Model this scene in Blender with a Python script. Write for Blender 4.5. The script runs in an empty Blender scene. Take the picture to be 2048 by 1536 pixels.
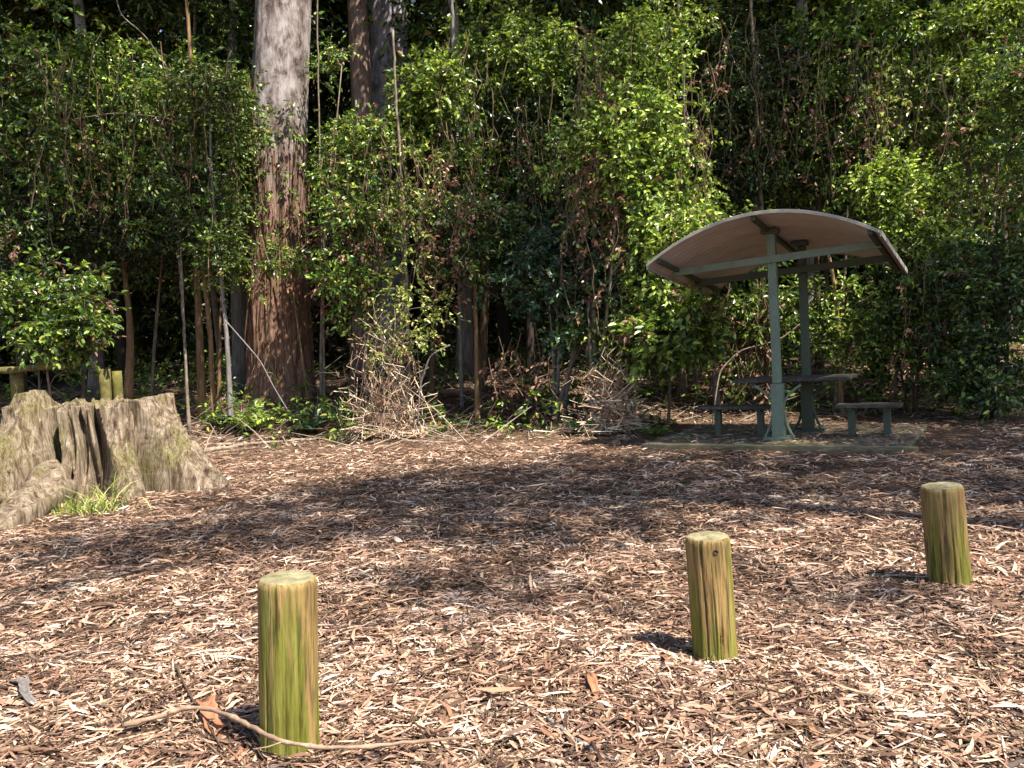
import bpy, math, random
import numpy as np
from mathutils import Vector, Matrix

# ------------------------------------------------------------------ camera
S = bpy.context.scene
C = S.collection
F_PX, HOR, CAM_H, ROLL = 1750.0, 695.0, 1.40, math.radians(3.0)
PITCH = math.atan((768 - HOR) / F_PX)
fwd = Vector((0, math.cos(PITCH), -math.sin(PITCH)))
r0 = Vector((1, 0, 0)); u0 = Vector((0, math.sin(PITCH), math.cos(PITCH)))
cr = r0 * math.cos(ROLL) - u0 * math.sin(ROLL)
cu = r0 * math.sin(ROLL) + u0 * math.cos(ROLL)
cam_d = bpy.data.cameras.new('camera'); cam = bpy.data.objects.new('camera', cam_d); C.objects.link(cam)
M = Matrix((cr, cu, -fwd)).transposed().to_4x4(); M.translation = (0, 0, CAM_H)
cam.matrix_world = M
cam_d.sensor_width = 36; cam_d.lens = F_PX / 2048 * 36; cam_d.clip_start = 0.05; cam_d.clip_end = 800
S.camera = cam

# ------------------------------------------------------------------ light
SUN_EL = math.radians(58)
sun_h = Vector((0.73, -0.683, 0)).normalized()
SUN = Vector((sun_h.x * math.cos(SUN_EL), sun_h.y * math.cos(SUN_EL), math.sin(SUN_EL)))
world = bpy.data.worlds.new('World'); S.world = world; world.use_nodes = True
wn = world.node_tree.nodes; wl = world.node_tree.links
sky = wn.new('ShaderNodeTexSky'); sky.sky_type = 'NISHITA'; sky.sun_disc = False
sky.sun_elevation = SUN_EL; sky.sun_rotation = math.atan2(SUN.x, SUN.y)
bg = wn['Background']; bg.inputs[1].default_value = 0.09
wl.new(sky.outputs[0], bg.inputs[0])
sd = bpy.data.lights.new('sun', 'SUN'); sd.energy = 5.0; sd.angle = math.radians(0.5); sd.color = (1, 0.93, 0.81)
so = bpy.data.objects.new('sun', sd); C.objects.link(so)
so.rotation_euler = (-SUN).to_track_quat('-Z', 'Y').to_euler()
S.view_settings.view_transform = 'Standard'; S.view_settings.look = 'None'
S.view_settings.exposure = 1.5; S.view_settings.gamma = 1; S.view_settings.use_curve_mapping = False
try:
    S.cycles.max_bounces = 6; S.cycles.diffuse_bounces = 3; S.cycles.glossy_bounces = 2
    S.cycles.transmission_bounces = 3; S.cycles.sample_clamp_indirect = 4
except Exception:
    pass

# ------------------------------------------------------------------ helpers
PI = math.pi
rng = np.random.default_rng(7)

def ray(px, py):
    d = fwd * F_PX + cr * (px - 1024) + cu * (768 - py)
    return d.normalized()

_H = np.random.default_rng(3).random((64, 64, 64))
def vn(P, s=1.0, off=0.0):
    """value noise 0..1 of an (n,3) array; s scalar or 3-vector of frequencies"""
    Q = np.asarray(P, float) * np.asarray(s) + off
    i = np.floor(Q).astype(int); f = Q - i; f = f * f * (3 - 2 * f)
    i &= 63; j = (i + 1) & 63
    x0, y0, z0 = i.T; x1, y1, z1 = j.T; fx, fy, fz = f.T
    a = _H[x0, y0, z0] * (1 - fx) + _H[x1, y0, z0] * fx
    b = _H[x0, y1, z0] * (1 - fx) + _H[x1, y1, z0] * fx
    c = _H[x0, y0, z1] * (1 - fx) + _H[x1, y0, z1] * fx
    d = _H[x0, y1, z1] * (1 - fx) + _H[x1, y1, z1] * fx
    return (a * (1 - fy) + b * fy) * (1 - fz) + (c * (1 - fy) + d * fy) * fz

def sstep(a, b, x):
    t = np.clip((x - a) / (b - a), 0, 1); return t * t * (3 - 2 * t)

def terrain(x, y):
    x = np.asarray(x, float); y = np.asarray(y, float)
    P = np.stack([x, y, 0 * x], -1).reshape(-1, 3)
    n = (vn(P, 0.35, 5.5) - 0.5) * 0.10 + (vn(P, 1.3, 9.1) - 0.5) * 0.05 + (vn(P, 4.0, 2.1) - 0.5) * 0.022
    n = n.reshape(x.shape)
    flat = sstep(1.6, 3.4, np.hypot((x - 3.7) / 1.3, y - 11.6))
    near = sstep(1.0, 7.0, y)
    return n * flat * (0.45 + 0.55 * near) + 0.85 * sstep(13.2, 19.5, y) + 0.04 * np.maximum(y - 19.5, 0) + 26 * sstep(36, 80, y)
def tz(x, y): return float(terrain(np.array([x]), np.array([y]))[0])

def G(px, py):
    """point of the ground seen at a pixel of the photograph"""
    d = ray(px, py); p = Vector((0, 0, CAM_H)); t = 0.5
    while t < 60:
        q = p + d * t
        if q.z < tz(q.x, q.y): break
        t += 0.05
    lo, hi = t - 0.05, t
    for _ in range(12):
        m = (lo + hi) / 2; q = p + d * m
        if q.z < tz(q.x, q.y): hi = m
        else: lo = m
    q = p + d * hi
    return Vector((q.x, q.y, tz(q.x, q.y)))
def at(px, py, Y):
    d = ray(px, py); t = Y / d.y
    return Vector((d.x * t, Y, CAM_H + d.z * t))

class MB:
    def __init__(s): s.V = []; s.Q = []; s.T = []; s.qm = []; s.tm = []; s.n = 0
    def add(s, V, Q=None, T=None, m=0):
        V = np.asarray(V, float).reshape(-1, 3)
        if Q is not None and len(Q):
            Q = np.asarray(Q, int).reshape(-1, 4) + s.n; s.Q.append(Q); s.qm.append(np.full(len(Q), m))
        if T is not None and len(T):
            T = np.asarray(T, int).reshape(-1, 3) + s.n; s.T.append(T); s.tm.append(np.full(len(T), m))
        s.V.append(V); s.n += len(V)
    def mesh(s, name, mats, smooth=False):
        V = np.concatenate(s.V)
        Q = np.concatenate(s.Q) if s.Q else np.zeros((0, 4), int)
        T = np.concatenate(s.T) if s.T else np.zeros((0, 3), int)
        me = bpy.data.meshes.new(name)
        me.vertices.add(len(V)); me.vertices.foreach_set('co', V.astype('f').ravel())
        nl = len(Q) * 4 + len(T) * 3
        me.loops.add(nl); me.loops.foreach_set('vertex_index', np.concatenate([Q.ravel(), T.ravel()]).astype('i'))
        npoly = len(Q) + len(T); me.polygons.add(npoly)
        ls = np.concatenate([np.arange(len(Q)) * 4, len(Q) * 4 + np.arange(len(T)) * 3])
        me.polygons.foreach_set('loop_start', ls.astype('i'))
        mi = np.concatenate(s.qm + s.tm) if (s.qm or s.tm) else np.zeros(0)
        me.polygons.foreach_set('material_index', mi.astype('i'))
        me.polygons.foreach_set('use_smooth', np.full(npoly, smooth))
        for m in mats: me.materials.append(m)
        me.update(calc_edges=True); me.validate()
        return me
    def build(s, name, mats, parent=None, smooth=False, loc=None):
        if not isinstance(mats, (list, tuple)): mats = [mats]
        return link(name, s.mesh(name, mats, smooth), parent, loc)

def link(name, me, parent=None, loc=None):
    o = bpy.data.objects.new(name, me); C.objects.link(o)
    if parent: o.parent = parent
    if loc is not None: o.location = loc
    return o
def tag(o, label=None, cat=None, group=None, kind=None):
    if label: o['label'] = label
    if cat: o['category'] = cat
    if group: o['group'] = group
    if kind: o['kind'] = kind
    return o
def empty(name, loc, label, cat, group=None, rz=0):
    o = bpy.data.objects.new(name, None); C.objects.link(o); o.location = loc; o.rotation_euler = (0, 0, rz)
    o.empty_display_size = 0.2
    return tag(o, label, cat, group)

def nrm(A): return A / np.maximum(np.linalg.norm(A, axis=-1, keepdims=True), 1e-9)

def tube(mb, P, R, k=6, m=0, cap=True):
    P = np.asarray(P, float); n = len(P); R = np.broadcast_to(np.asarray(R, float), (n,))
    T = nrm(np.gradient(P, axis=0))
    ref = np.array([0, 0, 1.0]) if abs(T[n // 2][2]) < 0.8 else np.array([1.0, 0, 0])
    A = nrm(np.cross(T, ref)); B = np.cross(T, A)
    a = np.arange(k) / k * 2 * PI
    V = P[:, None] + R[:, None, None] * (A[:, None] * np.cos(a)[None, :, None] + B[:, None] * np.sin(a)[None, :, None])
    i = np.arange(n - 1)[:, None] * k; j = np.arange(k)[None]; j2 = (j + 1) % k
    Q = np.stack([i + j, i + j2, i + k + j2, i + k + j], -1).reshape(-1, 4)
    V = V.reshape(-1, 3); Tr = []
    if cap:
        V = np.concatenate([V, P[:1], P[-1:]]); c0, c1 = n * k, n * k + 1
        Tr = [(c0, (q + 1) % k, q) for q in range(k)] + [(c1, (n - 1) * k + q, (n - 1) * k + (q + 1) % k) for q in range(k)]
    mb.add(V, Q, Tr, m)

def tubes3(mb, A, B, r, m=0, bend=0.0, r2=0.4, gen=rng):
    """many straight-ish 3-sided twigs from A to B (n,3)"""
    n = len(A)
    if n == 0: return
    D = nrm(B - A); ref = nrm(gen.normal(size=(n, 3))); U = nrm(np.cross(D, ref)); W = np.cross(D, U)
    mid = (A + B) / 2 + gen.normal(size=(n, 3)) * bend
    r = np.broadcast_to(r, (n,))[:, None]
    rings = []
    for P, f in ((A, 1), (mid, 0.7), (B, r2)):
        for q in range(3):
            a = q * 2 * PI / 3
            rings.append(P + r * f * (U * math.cos(a) + W * math.sin(a)))
    V = np.stack(rings, 1).reshape(-1, 3)
    base = (np.arange(n) * 9)[:, None]
    f = []
    for L in (0, 3):
        for q in range(3):
            f.append(base + np.array([[L + q, L + (q + 1) % 3, L + 3 + (q + 1) % 3, L + 3 + q]]))
    mb.add(V, np.concatenate(f), None, m)

def leaves(mb, P, D, N, L, W, m=0, curl=0.12, wide=0.45, gen=rng):
    """folded leaves: base P, direction D, face normal N; two quads hinged on the midrib"""
    n = len(P)
    if n == 0: return
    D = nrm(D); Sd = nrm(np.cross(D, N)); N = np.cross(Sd, D)
    L = np.broadcast_to(L, (n,))[:, None]; W = np.broadcast_to(W, (n,))[:, None]
    fold = (gen.random((n, 1)) * 0.35 + 0.05) * W
    dr = -curl * L
    b = P; tip = P + D * L + N * dr
    l1 = P + D * L * 0.28 + Sd * W * 0.5 + N * fold; l2 = P + D * L * (wide + 0.22) + Sd * W * 0.42 + N * (fold + dr * 0.4)
    q1 = P + D * L * 0.28 - Sd * W * 0.5 + N * fold; q2 = P + D * L * (wide + 0.22) - Sd * W * 0.42 + N * (fold + dr * 0.4)
    V = np.stack([b, l1, l2, tip, q2, q1], 1).reshape(-1, 3)
    i = (np.arange(n) * 6)[:, None]
    Q = np.concatenate([i + np.array([[0, 3, 2, 1]]), i + np.array([[0, 5, 4, 3]])])
    mb.add(V, Q, None, m)

def blades(mb, P, D, L, W, m=0, droop=0.5, gen=rng):
    """narrow grass blades that arch over"""
    n = len(P); D = nrm(D); L = np.broadcast_to(L, (n,))[:, None]; W = np.broadcast_to(W, (n,))[:, None]
    Sd = nrm(np.cross(D, gen.normal(size=(n, 3)) * .3 + np.array([0, 0, 1.0])))
    rings = []
    for f, w in ((0, 1), (.35, .9), (.7, .6), (1, .05)):
        c = P + D * L * f + np.array([0, 0, -1]) * L * droop * f * f + D * np.array([1, 1, 0]) * L * droop * .5 * f * f
        rings += [c + Sd * W * w / 2, c - Sd * W * w / 2]
    V = np.stack(rings, 1).reshape(-1, 3); i = (np.arange(n) * 8)[:, None]
    mb.add(V, np.concatenate([i + np.array([[k, k + 1, k + 3, k + 2]]) for k in (0, 2, 4)]), None, m)

def sprays(mb, cen, rad, per, L, ratio=0.5, tw=(0.35, 0.7), nl=9, droop=0.35, twig_r=0.004, gen=rng, out=1.0, zflat=0.75, lm=0):
    """leafy branchlets: for every clump centre, `per` twigs that fan outward with alternate leaves"""
    cen = np.repeat(np.asarray(cen, float), per, 0); rad = np.repeat(np.asarray(rad, float), per, 0)[:, None]
    n = len(cen)
    d0 = nrm(gen.normal(size=(n, 3)) * np.array([1, 1, zflat]))
    A = cen + d0 * rad * gen.random((n, 1)) ** 0.5 * np.array([1, 1, 0.8])
    D = nrm(d0 * out + gen.normal(size=(n, 3)) * 0.55 * np.array([1, 1, 0.5]) + np.array([0, 0, -droop * 0.5]))
    tl = gen.uniform(tw[0], tw[1], (n, 1))
    B = A + D * tl + np.array([0, 0, -1]) * droop * tl * 0.3
    if twig_r: tubes3(mb, A, B, twig_r, 1, 0.02, gen=gen)
    up = nrm(np.array([0, 0, 1.0]) + gen.normal(size=(n, 3)) * 0.42)
    Sd = nrm(np.cross(D, up))
    for k in range(nl):
        f = (k + 0.6) / nl
        sgn = 1 if k % 2 else -1
        keep = gen.random(n) > 0.12
        P = A + (B - A) * f
        ld = D * (0.5 + 0.6 * f) + Sd * sgn * (0.95 - 0.5 * f) + gen.normal(size=(n, 3)) * 0.45 + np.array([0, 0, -droop * 0.6])
        nn = up + gen.normal(size=(n, 3)) * 0.55
        ll = L * gen.uniform(0.65, 1.15, n) * (1 - 0.25 * abs(f - 0.4))
        leaves(mb, P[keep], ld[keep], nn[keep], ll[keep], (ll * ratio)[keep], lm, 0.14, gen=gen)

# ------------------------------------------------------------------ materials
def mat(name):
    m = bpy.data.materials.new(name); m.use_nodes = True
    nt = m.node_tree; p = nt.nodes['Principled BSDF']; return m, nt, p
def ramp(nt, fac, stops, interp='LINEAR'):
    r = nt.nodes.new('ShaderNodeValToRGB'); r.color_ramp.interpolation = interp
    e = r.color_ramp.elements
    while len(e) > 1: e.remove(e[-1])
    e[0].position = stops[0][0]; e[0].color = (*stops[0][1], 1)
    for pos, c in stops[1:]:
        k = e.new(pos); k.color = (*c, 1)
    if fac is not None: nt.links.new(fac, r.inputs[0])
    return r.outputs[0]
def noise(nt, scale, detail=4, sc=(1, 1, 1), rough=0.6, dist=0.0, coord='Object', off=(0, 0, 0)):
    tc = nt.nodes.new('ShaderNodeTexCoord'); mp = nt.nodes.new('ShaderNodeMapping'); mp.inputs['Scale'].default_value = sc
    mp.inputs['Location'].default_value = off
    nt.links.new(tc.outputs[coord], mp.inputs[0])
    n = nt.nodes.new('ShaderNodeTexNoise'); n.inputs['Scale'].default_value = scale; n.inputs['Detail'].default_value = detail
    n.inputs['Roughness'].default_value = rough; n.inputs['Distortion'].default_value = dist
    nt.links.new(mp.outputs[0], n.inputs['Vector']); return n.outputs[0]
def mixc(nt, fac, a, b, mode='MIX'):
    x = nt.nodes.new('ShaderNodeMix'); x.data_type = 'RGBA'; x.blend_type = mode
    for sock, v in ((x.inputs[0], fac), (x.inputs[6], a), (x.inputs[7], b)):
        if hasattr(v, 'links') or hasattr(v, 'is_linked'): nt.links.new(v, sock)
        elif isinstance(v, tuple): sock.default_value = (*v, 1)
        else: sock.default_value = v
    return x.outputs[2]
def rng_map(nt, v, a, b, c=0.0, d=1.0):
    r = nt.nodes.new('ShaderNodeMapRange'); nt.links.new(v, r.inputs[0])
    for i, q in enumerate((a, b, c, d)): r.inputs[i + 1].default_value = q
    return r.outputs[0]
def bump(nt, p, h, strength=0.5, dist=0.02):
    b = nt.nodes.new('ShaderNodeBump'); b.inputs['Strength'].default_value = strength; b.inputs['Distance'].default_value = dist
    nt.links.new(h, b.inputs['Height']); nt.links.new(b.outputs[0], p.inputs['Normal'])

def leaf_mat(name, stops, trans=0.15, rough=0.38, tint=(1.5, 1.5, 0.6)):
    m, nt, p = mat(name)
    g = nt.nodes.new('ShaderNodeNewGeometry')
    col = ramp(nt, g.outputs['Random Per Island'], stops)
    oi = nt.nodes.new('ShaderNodeObjectInfo'); hs = nt.nodes.new('ShaderNodeHueSaturation')
    nt.links.new(rng_map(nt, oi.outputs['Random'], 0, 1, .95, 1.75), hs.inputs['Value']); nt.links.new(col, hs.inputs['Color'])
    hs.inputs['Hue'].default_value = .488; hs.inputs['Saturation'].default_value = .98
    col = hs.outputs[0]
    nt.links.new(col, p.inputs['Base Color']); p.inputs['Roughness'].default_value = rough
    p.inputs['Specular IOR Level'].default_value = 0.5
    tr = nt.nodes.new('ShaderNodeBsdfTranslucent')
    nt.links.new(mixc(nt, 1.0, col, tint, 'MULTIPLY'), tr.inputs[0])
    ms = nt.nodes.new('ShaderNodeMixShader'); ms.inputs[0].default_value = trans
    nt.links.new(p.outputs[0], ms.inputs[1]); nt.links.new(tr.outputs[0], ms.inputs[2])
    nt.links.new(ms.outputs[0], nt.nodes['Material Output'].inputs[0])
    return m
LM = {  # green ramps spread wide: shaded gaps and sunlit flecks put into leaf colour
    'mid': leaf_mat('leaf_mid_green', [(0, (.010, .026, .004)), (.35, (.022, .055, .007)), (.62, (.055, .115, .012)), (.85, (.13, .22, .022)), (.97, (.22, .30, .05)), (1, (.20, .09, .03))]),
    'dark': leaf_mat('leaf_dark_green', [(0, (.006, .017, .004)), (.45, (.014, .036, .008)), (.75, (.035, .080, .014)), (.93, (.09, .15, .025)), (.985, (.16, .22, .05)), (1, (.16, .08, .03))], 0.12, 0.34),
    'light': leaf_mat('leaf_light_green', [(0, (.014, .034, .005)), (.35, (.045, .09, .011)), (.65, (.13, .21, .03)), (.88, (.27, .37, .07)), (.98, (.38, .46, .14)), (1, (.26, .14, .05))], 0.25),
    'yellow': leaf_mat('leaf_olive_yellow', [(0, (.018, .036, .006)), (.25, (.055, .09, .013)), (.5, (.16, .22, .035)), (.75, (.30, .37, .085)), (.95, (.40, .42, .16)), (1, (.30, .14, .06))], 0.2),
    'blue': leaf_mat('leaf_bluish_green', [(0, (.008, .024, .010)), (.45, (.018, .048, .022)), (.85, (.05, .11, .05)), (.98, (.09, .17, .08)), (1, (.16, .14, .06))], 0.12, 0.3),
    'dry': leaf_mat('leaf_dry_brown', [(0, (.05, .022, .012)), (.4, (.11, .055, .03)), (.75, (.20, .11, .06)), (1, (.34, .23, .14))], 0.2, 0.6, (1.3, 1, .8)),
}
def bark_mat(name, a, b, c, sc=(9, 9, 1.2), bs=0.6, moss=None, scale=1.0):
    m, nt, p = mat(name)
    n = noise(nt, 3.0 * scale, 6, sc, 0.7, 0.4)
    n2 = noise(nt, 1.1 * scale, 3, (1, 1, .5), .6)
    col = ramp(nt, n, [(.25, a), (.5, b), (.72, c)])
    col = mixc(nt, rng_map(nt, n2, .4, .7), col, mixc(nt, 0.55, col, a))
    if moss:
        n3 = noise(nt, 2.2, 5, (1.3, 1.3, .6), .65, off=(3, 1, 2))
        col = mixc(nt, rng_map(nt, n3, .48, .66, 0, .85), col, moss)
    nt.links.new(col, p.inputs['Base Color']); p.inputs['Roughness'].default_value = 0.9; p.inputs['Specular IOR Level'].default_value = .2
    bump(nt, p, n, bs, 0.02)
    return m
BM = {
    'pale': bark_mat('bark_pale_sapling', (.07, .055, .04), (.20, .155, .115), (.38, .32, .25), (4, 4, 3)),
    'brown': bark_mat('bark_brown', (.035, .022, .014), (.10, .065, .04), (.20, .13, .085)),
    'orange': bark_mat('bark_ochre_stem', (.08, .045, .02), (.20, .12, .06), (.36, .25, .14)),
    'dark': bark_mat('bark_dark_brown', (.012, .010, .008), (.035, .026, .02), (.07, .055, .04)),  # very dark brown, for the darkest stems and the knot
    'grey': bark_mat('bark_grey_lichened', (.07, .06, .055), (.20, .18, .17), (.36, .33, .31)),
    'red': bark_mat('bark_reddish', (.06, .03, .02), (.18, .10, .065), (.32, .21, .15)),
}
twig_m = bark_mat('twig_brown', (.05, .035, .02), (.15, .10, .06), (.28, .21, .14))

def ground_mat():
    m, nt, p = mat('forest_floor_soil')
    n = noise(nt, 1.2, 4, (1, 1, 1)); n2 = noise(nt, 28, 6, (1, 1, 1), .75, .6); n3 = noise(nt, 9, 4, (2.2, 1, 1), .7, 1.2)
    a = ramp(nt, n2, [(.3, (.022, .014, .010)), (.5, (.09, .055, .036)), (.62, (.20, .13, .09)), (.75, (.36, .26, .19))])
    b = ramp(nt, n3, [(.35, (.035, .022, .015)), (.6, (.16, .10, .07))])
    col = mixc(nt, rng_map(nt, n, .35, .65, .25, .75), a, b)
    nt.links.new(col, p.inputs['Base Color']); p.inputs['Roughness'].default_value = 1; p.inputs['Specular IOR Level'].default_value = .1
    bump(nt, p, n2, 0.8, 0.03); return m

# ------------------------------------------------------------------ ground
def build_ground():
    xs = np.concatenate([np.linspace(-160, -16, 30)[:-1], np.arange(-16, 16.01, .16), np.linspace(16, 160, 30)[1:]])
    ys = np.concatenate([np.linspace(-120, 0, 24)[:-1], np.arange(0, 24, .16), np.linspace(24, 220, 40)])
    X, Y = np.meshgrid(xs, ys); Z = terrain(X, Y)
    V = np.stack([X, Y, Z], -1).reshape(-1, 3); nx = len(xs)
    i, j = np.meshgrid(np.arange(nx - 1), np.arange(len(ys) - 1)); a = (j * nx + i).ravel()
    mb = MB(); mb.add(V, np.stack([a, a + 1, a + nx + 1, a + nx], 1))
    tag(mb.build('ground', ground_mat(), smooth=True), kind='structure')
build_ground()

# ------------------------------------------------------------------ leaf litter
def litter_mat(name, stops):
    m, nt, p = mat(name)
    g = nt.nodes.new('ShaderNodeNewGeometry')
    pn = noise(nt, 1.5, 3, (1, 1, 1)); ad = nt.nodes.new('ShaderNodeMath'); ad.operation = 'MULTIPLY_ADD'
    nt.links.new(rng_map(nt, pn, .38, .62, -.2, .18), ad.inputs[2]); nt.links.new(g.outputs['Random Per Island'], ad.inputs[0]); ad.inputs[1].default_value = 1
    col = ramp(nt, ad.outputs[0], stops)
    n = noise(nt, 60, 3, (1, 1, 1))
    col = mixc(nt, rng_map(nt, n, .3, .7, 0, .35), col, mixc(nt, 1.0, col, (.5, .42, .36), 'MULTIPLY'))
    nt.links.new(col, p.inputs['Base Color']); p.inputs['Roughness'].default_value = .55; p.inputs['Specular IOR Level'].default_value = .4
    return m
lit_m = litter_mat('litter_gum_leaf', [(0, (.05, .031, .023)), (.16, (.10, .058, .04)), (.32, (.18, .098, .065)), (.48, (.27, .16, .105)),
                                       (.64, (.38, .235, .16)), (.78, (.47, .315, .225)), (.91, (.56, .405, .30)), (1, (.68, .55, .44))])
def build_litter():
    g = np.random.default_rng(21)
    def region(y0, y1, dens, mx=1.3):
        w = 0.62 * y1 + mx; n = int(dens * (y1 - y0) * 2 * w)
        x = g.uniform(-w, w, n); y = g.uniform(y0, y1, n); return x, y
    for name, y0, y1, dens, ls, hi in (('a', 2.2, 4.6, 6500, 1.0, 1), ('b', 4.6, 8.0, 2700, 1.1, 1), ('c', 8.0, 12.6, 850, 1.3, 0), ('d', 12.6, 18.5, 210, 1.5, 0)):
        x, y = region(y0, y1, dens)
        cl = vn(np.stack([x, y, 0 * x], 1), 1.6, 4.4)
        if y0 >= 12: 
            keep = cl > .3
        else:
            keep = cl + g.random(len(x)) * .5 > .40
        slab = (np.abs((x - 3.75) * .5 + (y - 11.55) * .87) < 1.6) & (np.abs((x - 3.75) * .87 - (y - 11.55) * .5) < 2.2)
        keep &= ~(slab & (g.random(len(x)) > .2))
        x = x[keep]; y = y[keep]; n = len(x)
        yield g, x, y, ls, hi
def strip_leaves(mb, g, x, y, ls, zoff=0.0, wr=(0.075, 0.17), m=0, zs=None):
    n = len(x)
    L = ls * g.uniform(.03, .12, n) * np.where(g.random(n) < .08, 1.5, 1)
    W = L * g.uniform(*wr, n)
    # a share of the pieces are short dark crumbs of bark
    lg = g.random(n) < .12; L[lg] = ls * g.uniform(.1, .2, lg.sum()); W[lg] = L[lg] * g.uniform(.035, .07, lg.sum())
    cr_ = (g.random(n) < .35) & ~lg; L[cr_] *= .55; W[cr_] *= .8
    a = g.normal(0, 1.0, n) + np.where(g.random(n) < .5, 0, PI / 2) + g.uniform(0, PI, n) * (g.random(n) < .5)
    tilt = g.normal(0, .15, n); roll = g.normal(0, .38, n)
    bend = g.uniform(-.6, .6, n); arch = g.uniform(-.05, .22, n)
    z = (terrain(x, y) if zs is None else zs) + zoff + g.random(n) ** 1.5 * .028 * ls
    D = np.stack([np.cos(a) * np.cos(tilt), np.sin(a) * np.cos(tilt), np.sin(tilt)], 1)
    Sd = np.stack([-np.sin(a), np.cos(a), np.sin(roll)], 1); Sd = nrm(Sd); N = nrm(np.cross(D, Sd))
    c = np.stack([x, y, z], 1)
    pts = []
    for f, w in ((-.5, 0), (-.17, 1), (.2, .85), (.5, 0)):
        P = c + D * (L * f)[:, None] + Sd * (bend * L * (f * f - .1))[:, None] + N * (arch * L * (.25 - f * f))[:, None]
        if w == 0: pts.append([P])
        else: pts.append([P + Sd * (W * .5 * w)[:, None], P - Sd * (W * .5 * w)[:, None]])
    V = np.stack([pts[0][0], pts[1][0], pts[1][1], pts[2][0], pts[2][1], pts[3][0]], 1).reshape(-1, 3)
    i = (np.arange(n) * 6)[:, None]
    Q = i + np.array([[1, 2, 4, 3]])
    T = np.concatenate([i + np.array([[0, 2, 1]]), i + np.array([[3, 4, 5]])])
    mb.add(V, Q, T, m)
mb = MB()
for g, x, y, ls, hi in build_litter(): strip_leaves(mb, g, x, y, ls)
tag(mb.build('leaf_litter', lit_m, smooth=True), 'carpet of fallen gum leaves and bark flakes over the clearing', 'leaf litter', kind='stuff')
# longer loose flakes of bark in the litter
g = np.random.default_rng(88); mb = MB(); n = 420; y = 2.5 + 8 * g.random(n) ** 1.5; x = g.uniform(-1, 1, n) * (.62 * y + .8)
strip_leaves(mb, g, x, y, 1.7, .012, (.06, .13))
tag(mb.build('bark_flakes', litter_mat('litter_bark', [(0, (.06, .03, .02)), (.4, (.18, .085, .05)), (.75, (.33, .17, .10)), (1, (.46, .33, .24))]), smooth=True), 'loose reddish bark flakes lying in the leaf litter', 'bark litter', kind='stuff')
# thin fallen twigs over the same floor
g = np.random.default_rng(5); mb = MB()
n = 3600; y = 2.3 + 12 * g.random(n) ** 1.3; x = g.uniform(-1, 1, n) * (.62 * y + 1)
a = g.uniform(0, PI, n); L = g.uniform(.1, .45, n); z = terrain(x, y) + g.uniform(.012, .04, n)
D = np.stack([np.cos(a), np.sin(a), g.normal(0, .05, n)], 1); P = np.stack([x, y, z], 1)
tubes3(mb, P - D * L[:, None] / 2, P + D * L[:, None] / 2, g.uniform(.0015, .005, n), 0, .012, gen=g)
tag(mb.build('fallen_twigs', twig_m), 'fine brown twigs scattered among the fallen leaves', 'twigs', kind='stuff')

# ------------------------------------------------------------------ bollards
def post_mat():
    m, nt, p = mat('algae_stained_pine')
    n = noise(nt, 5, 5, (9, 9, .55), .65, .2); n2 = noise(nt, 3, 4, (5.5, 5.5, .5), .6, .3, off=(2, 5, 1)); n3 = noise(nt, 60, 3, (1, 1, .08), .6)
    wood = ramp(nt, n, [(.28, (.03, .02, .008)), (.40, (.11, .078, .026)), (.52, (.25, .155, .06)), (.62, (.24, .185, .07)), (.78, (.33, .27, .13))])
    moss = ramp(nt, n, [(.3, (.025, .032, .005)), (.5, (.12, .125, .014)), (.8, (.25, .24, .06))])
    tc = nt.nodes.new('ShaderNodeTexCoord'); sp = nt.nodes.new('ShaderNodeSeparateXYZ'); nt.links.new(tc.outputs['Object'], sp.inputs[0])
    lo = rng_map(nt, sp.outputs[2], .0, .65, .12, -.10)
    ad = nt.nodes.new('ShaderNodeMath'); ad.operation = 'ADD'; nt.links.new(n2, ad.inputs[0]); nt.links.new(lo, ad.inputs[1])
    col = mixc(nt, rng_map(nt, ad.outputs[0], .46, .60, 0, .9), wood, moss)
    col = mixc(nt, rng_map(nt, n3, .56, .68, 0, .7), col, mixc(nt, 1.0, col, (.3, .26, .2), 'MULTIPLY'))
    gm = nt.nodes.new('ShaderNodeNewGeometry'); sn = nt.nodes.new('ShaderNodeSeparateXYZ'); nt.links.new(gm.outputs['True Normal'], sn.inputs[0])
    n4 = noise(nt, 14, 5); end = ramp(nt, n4, [(.3, (.09, .08, .04)), (.5, (.19, .17, .095)), (.7, (.28, .25, .155))])
    col = mixc(nt, rng_map(nt, sn.outputs[2], .45, .8), col, end)
    nt.links.new(col, p.inputs['Base Color']); p.inputs['Roughness'].default_value = .75; p.inputs['Specular IOR Level'].default_value = .25
    bump(nt, p, n3, .8, .008); return m
pm = post_mat()
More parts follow.
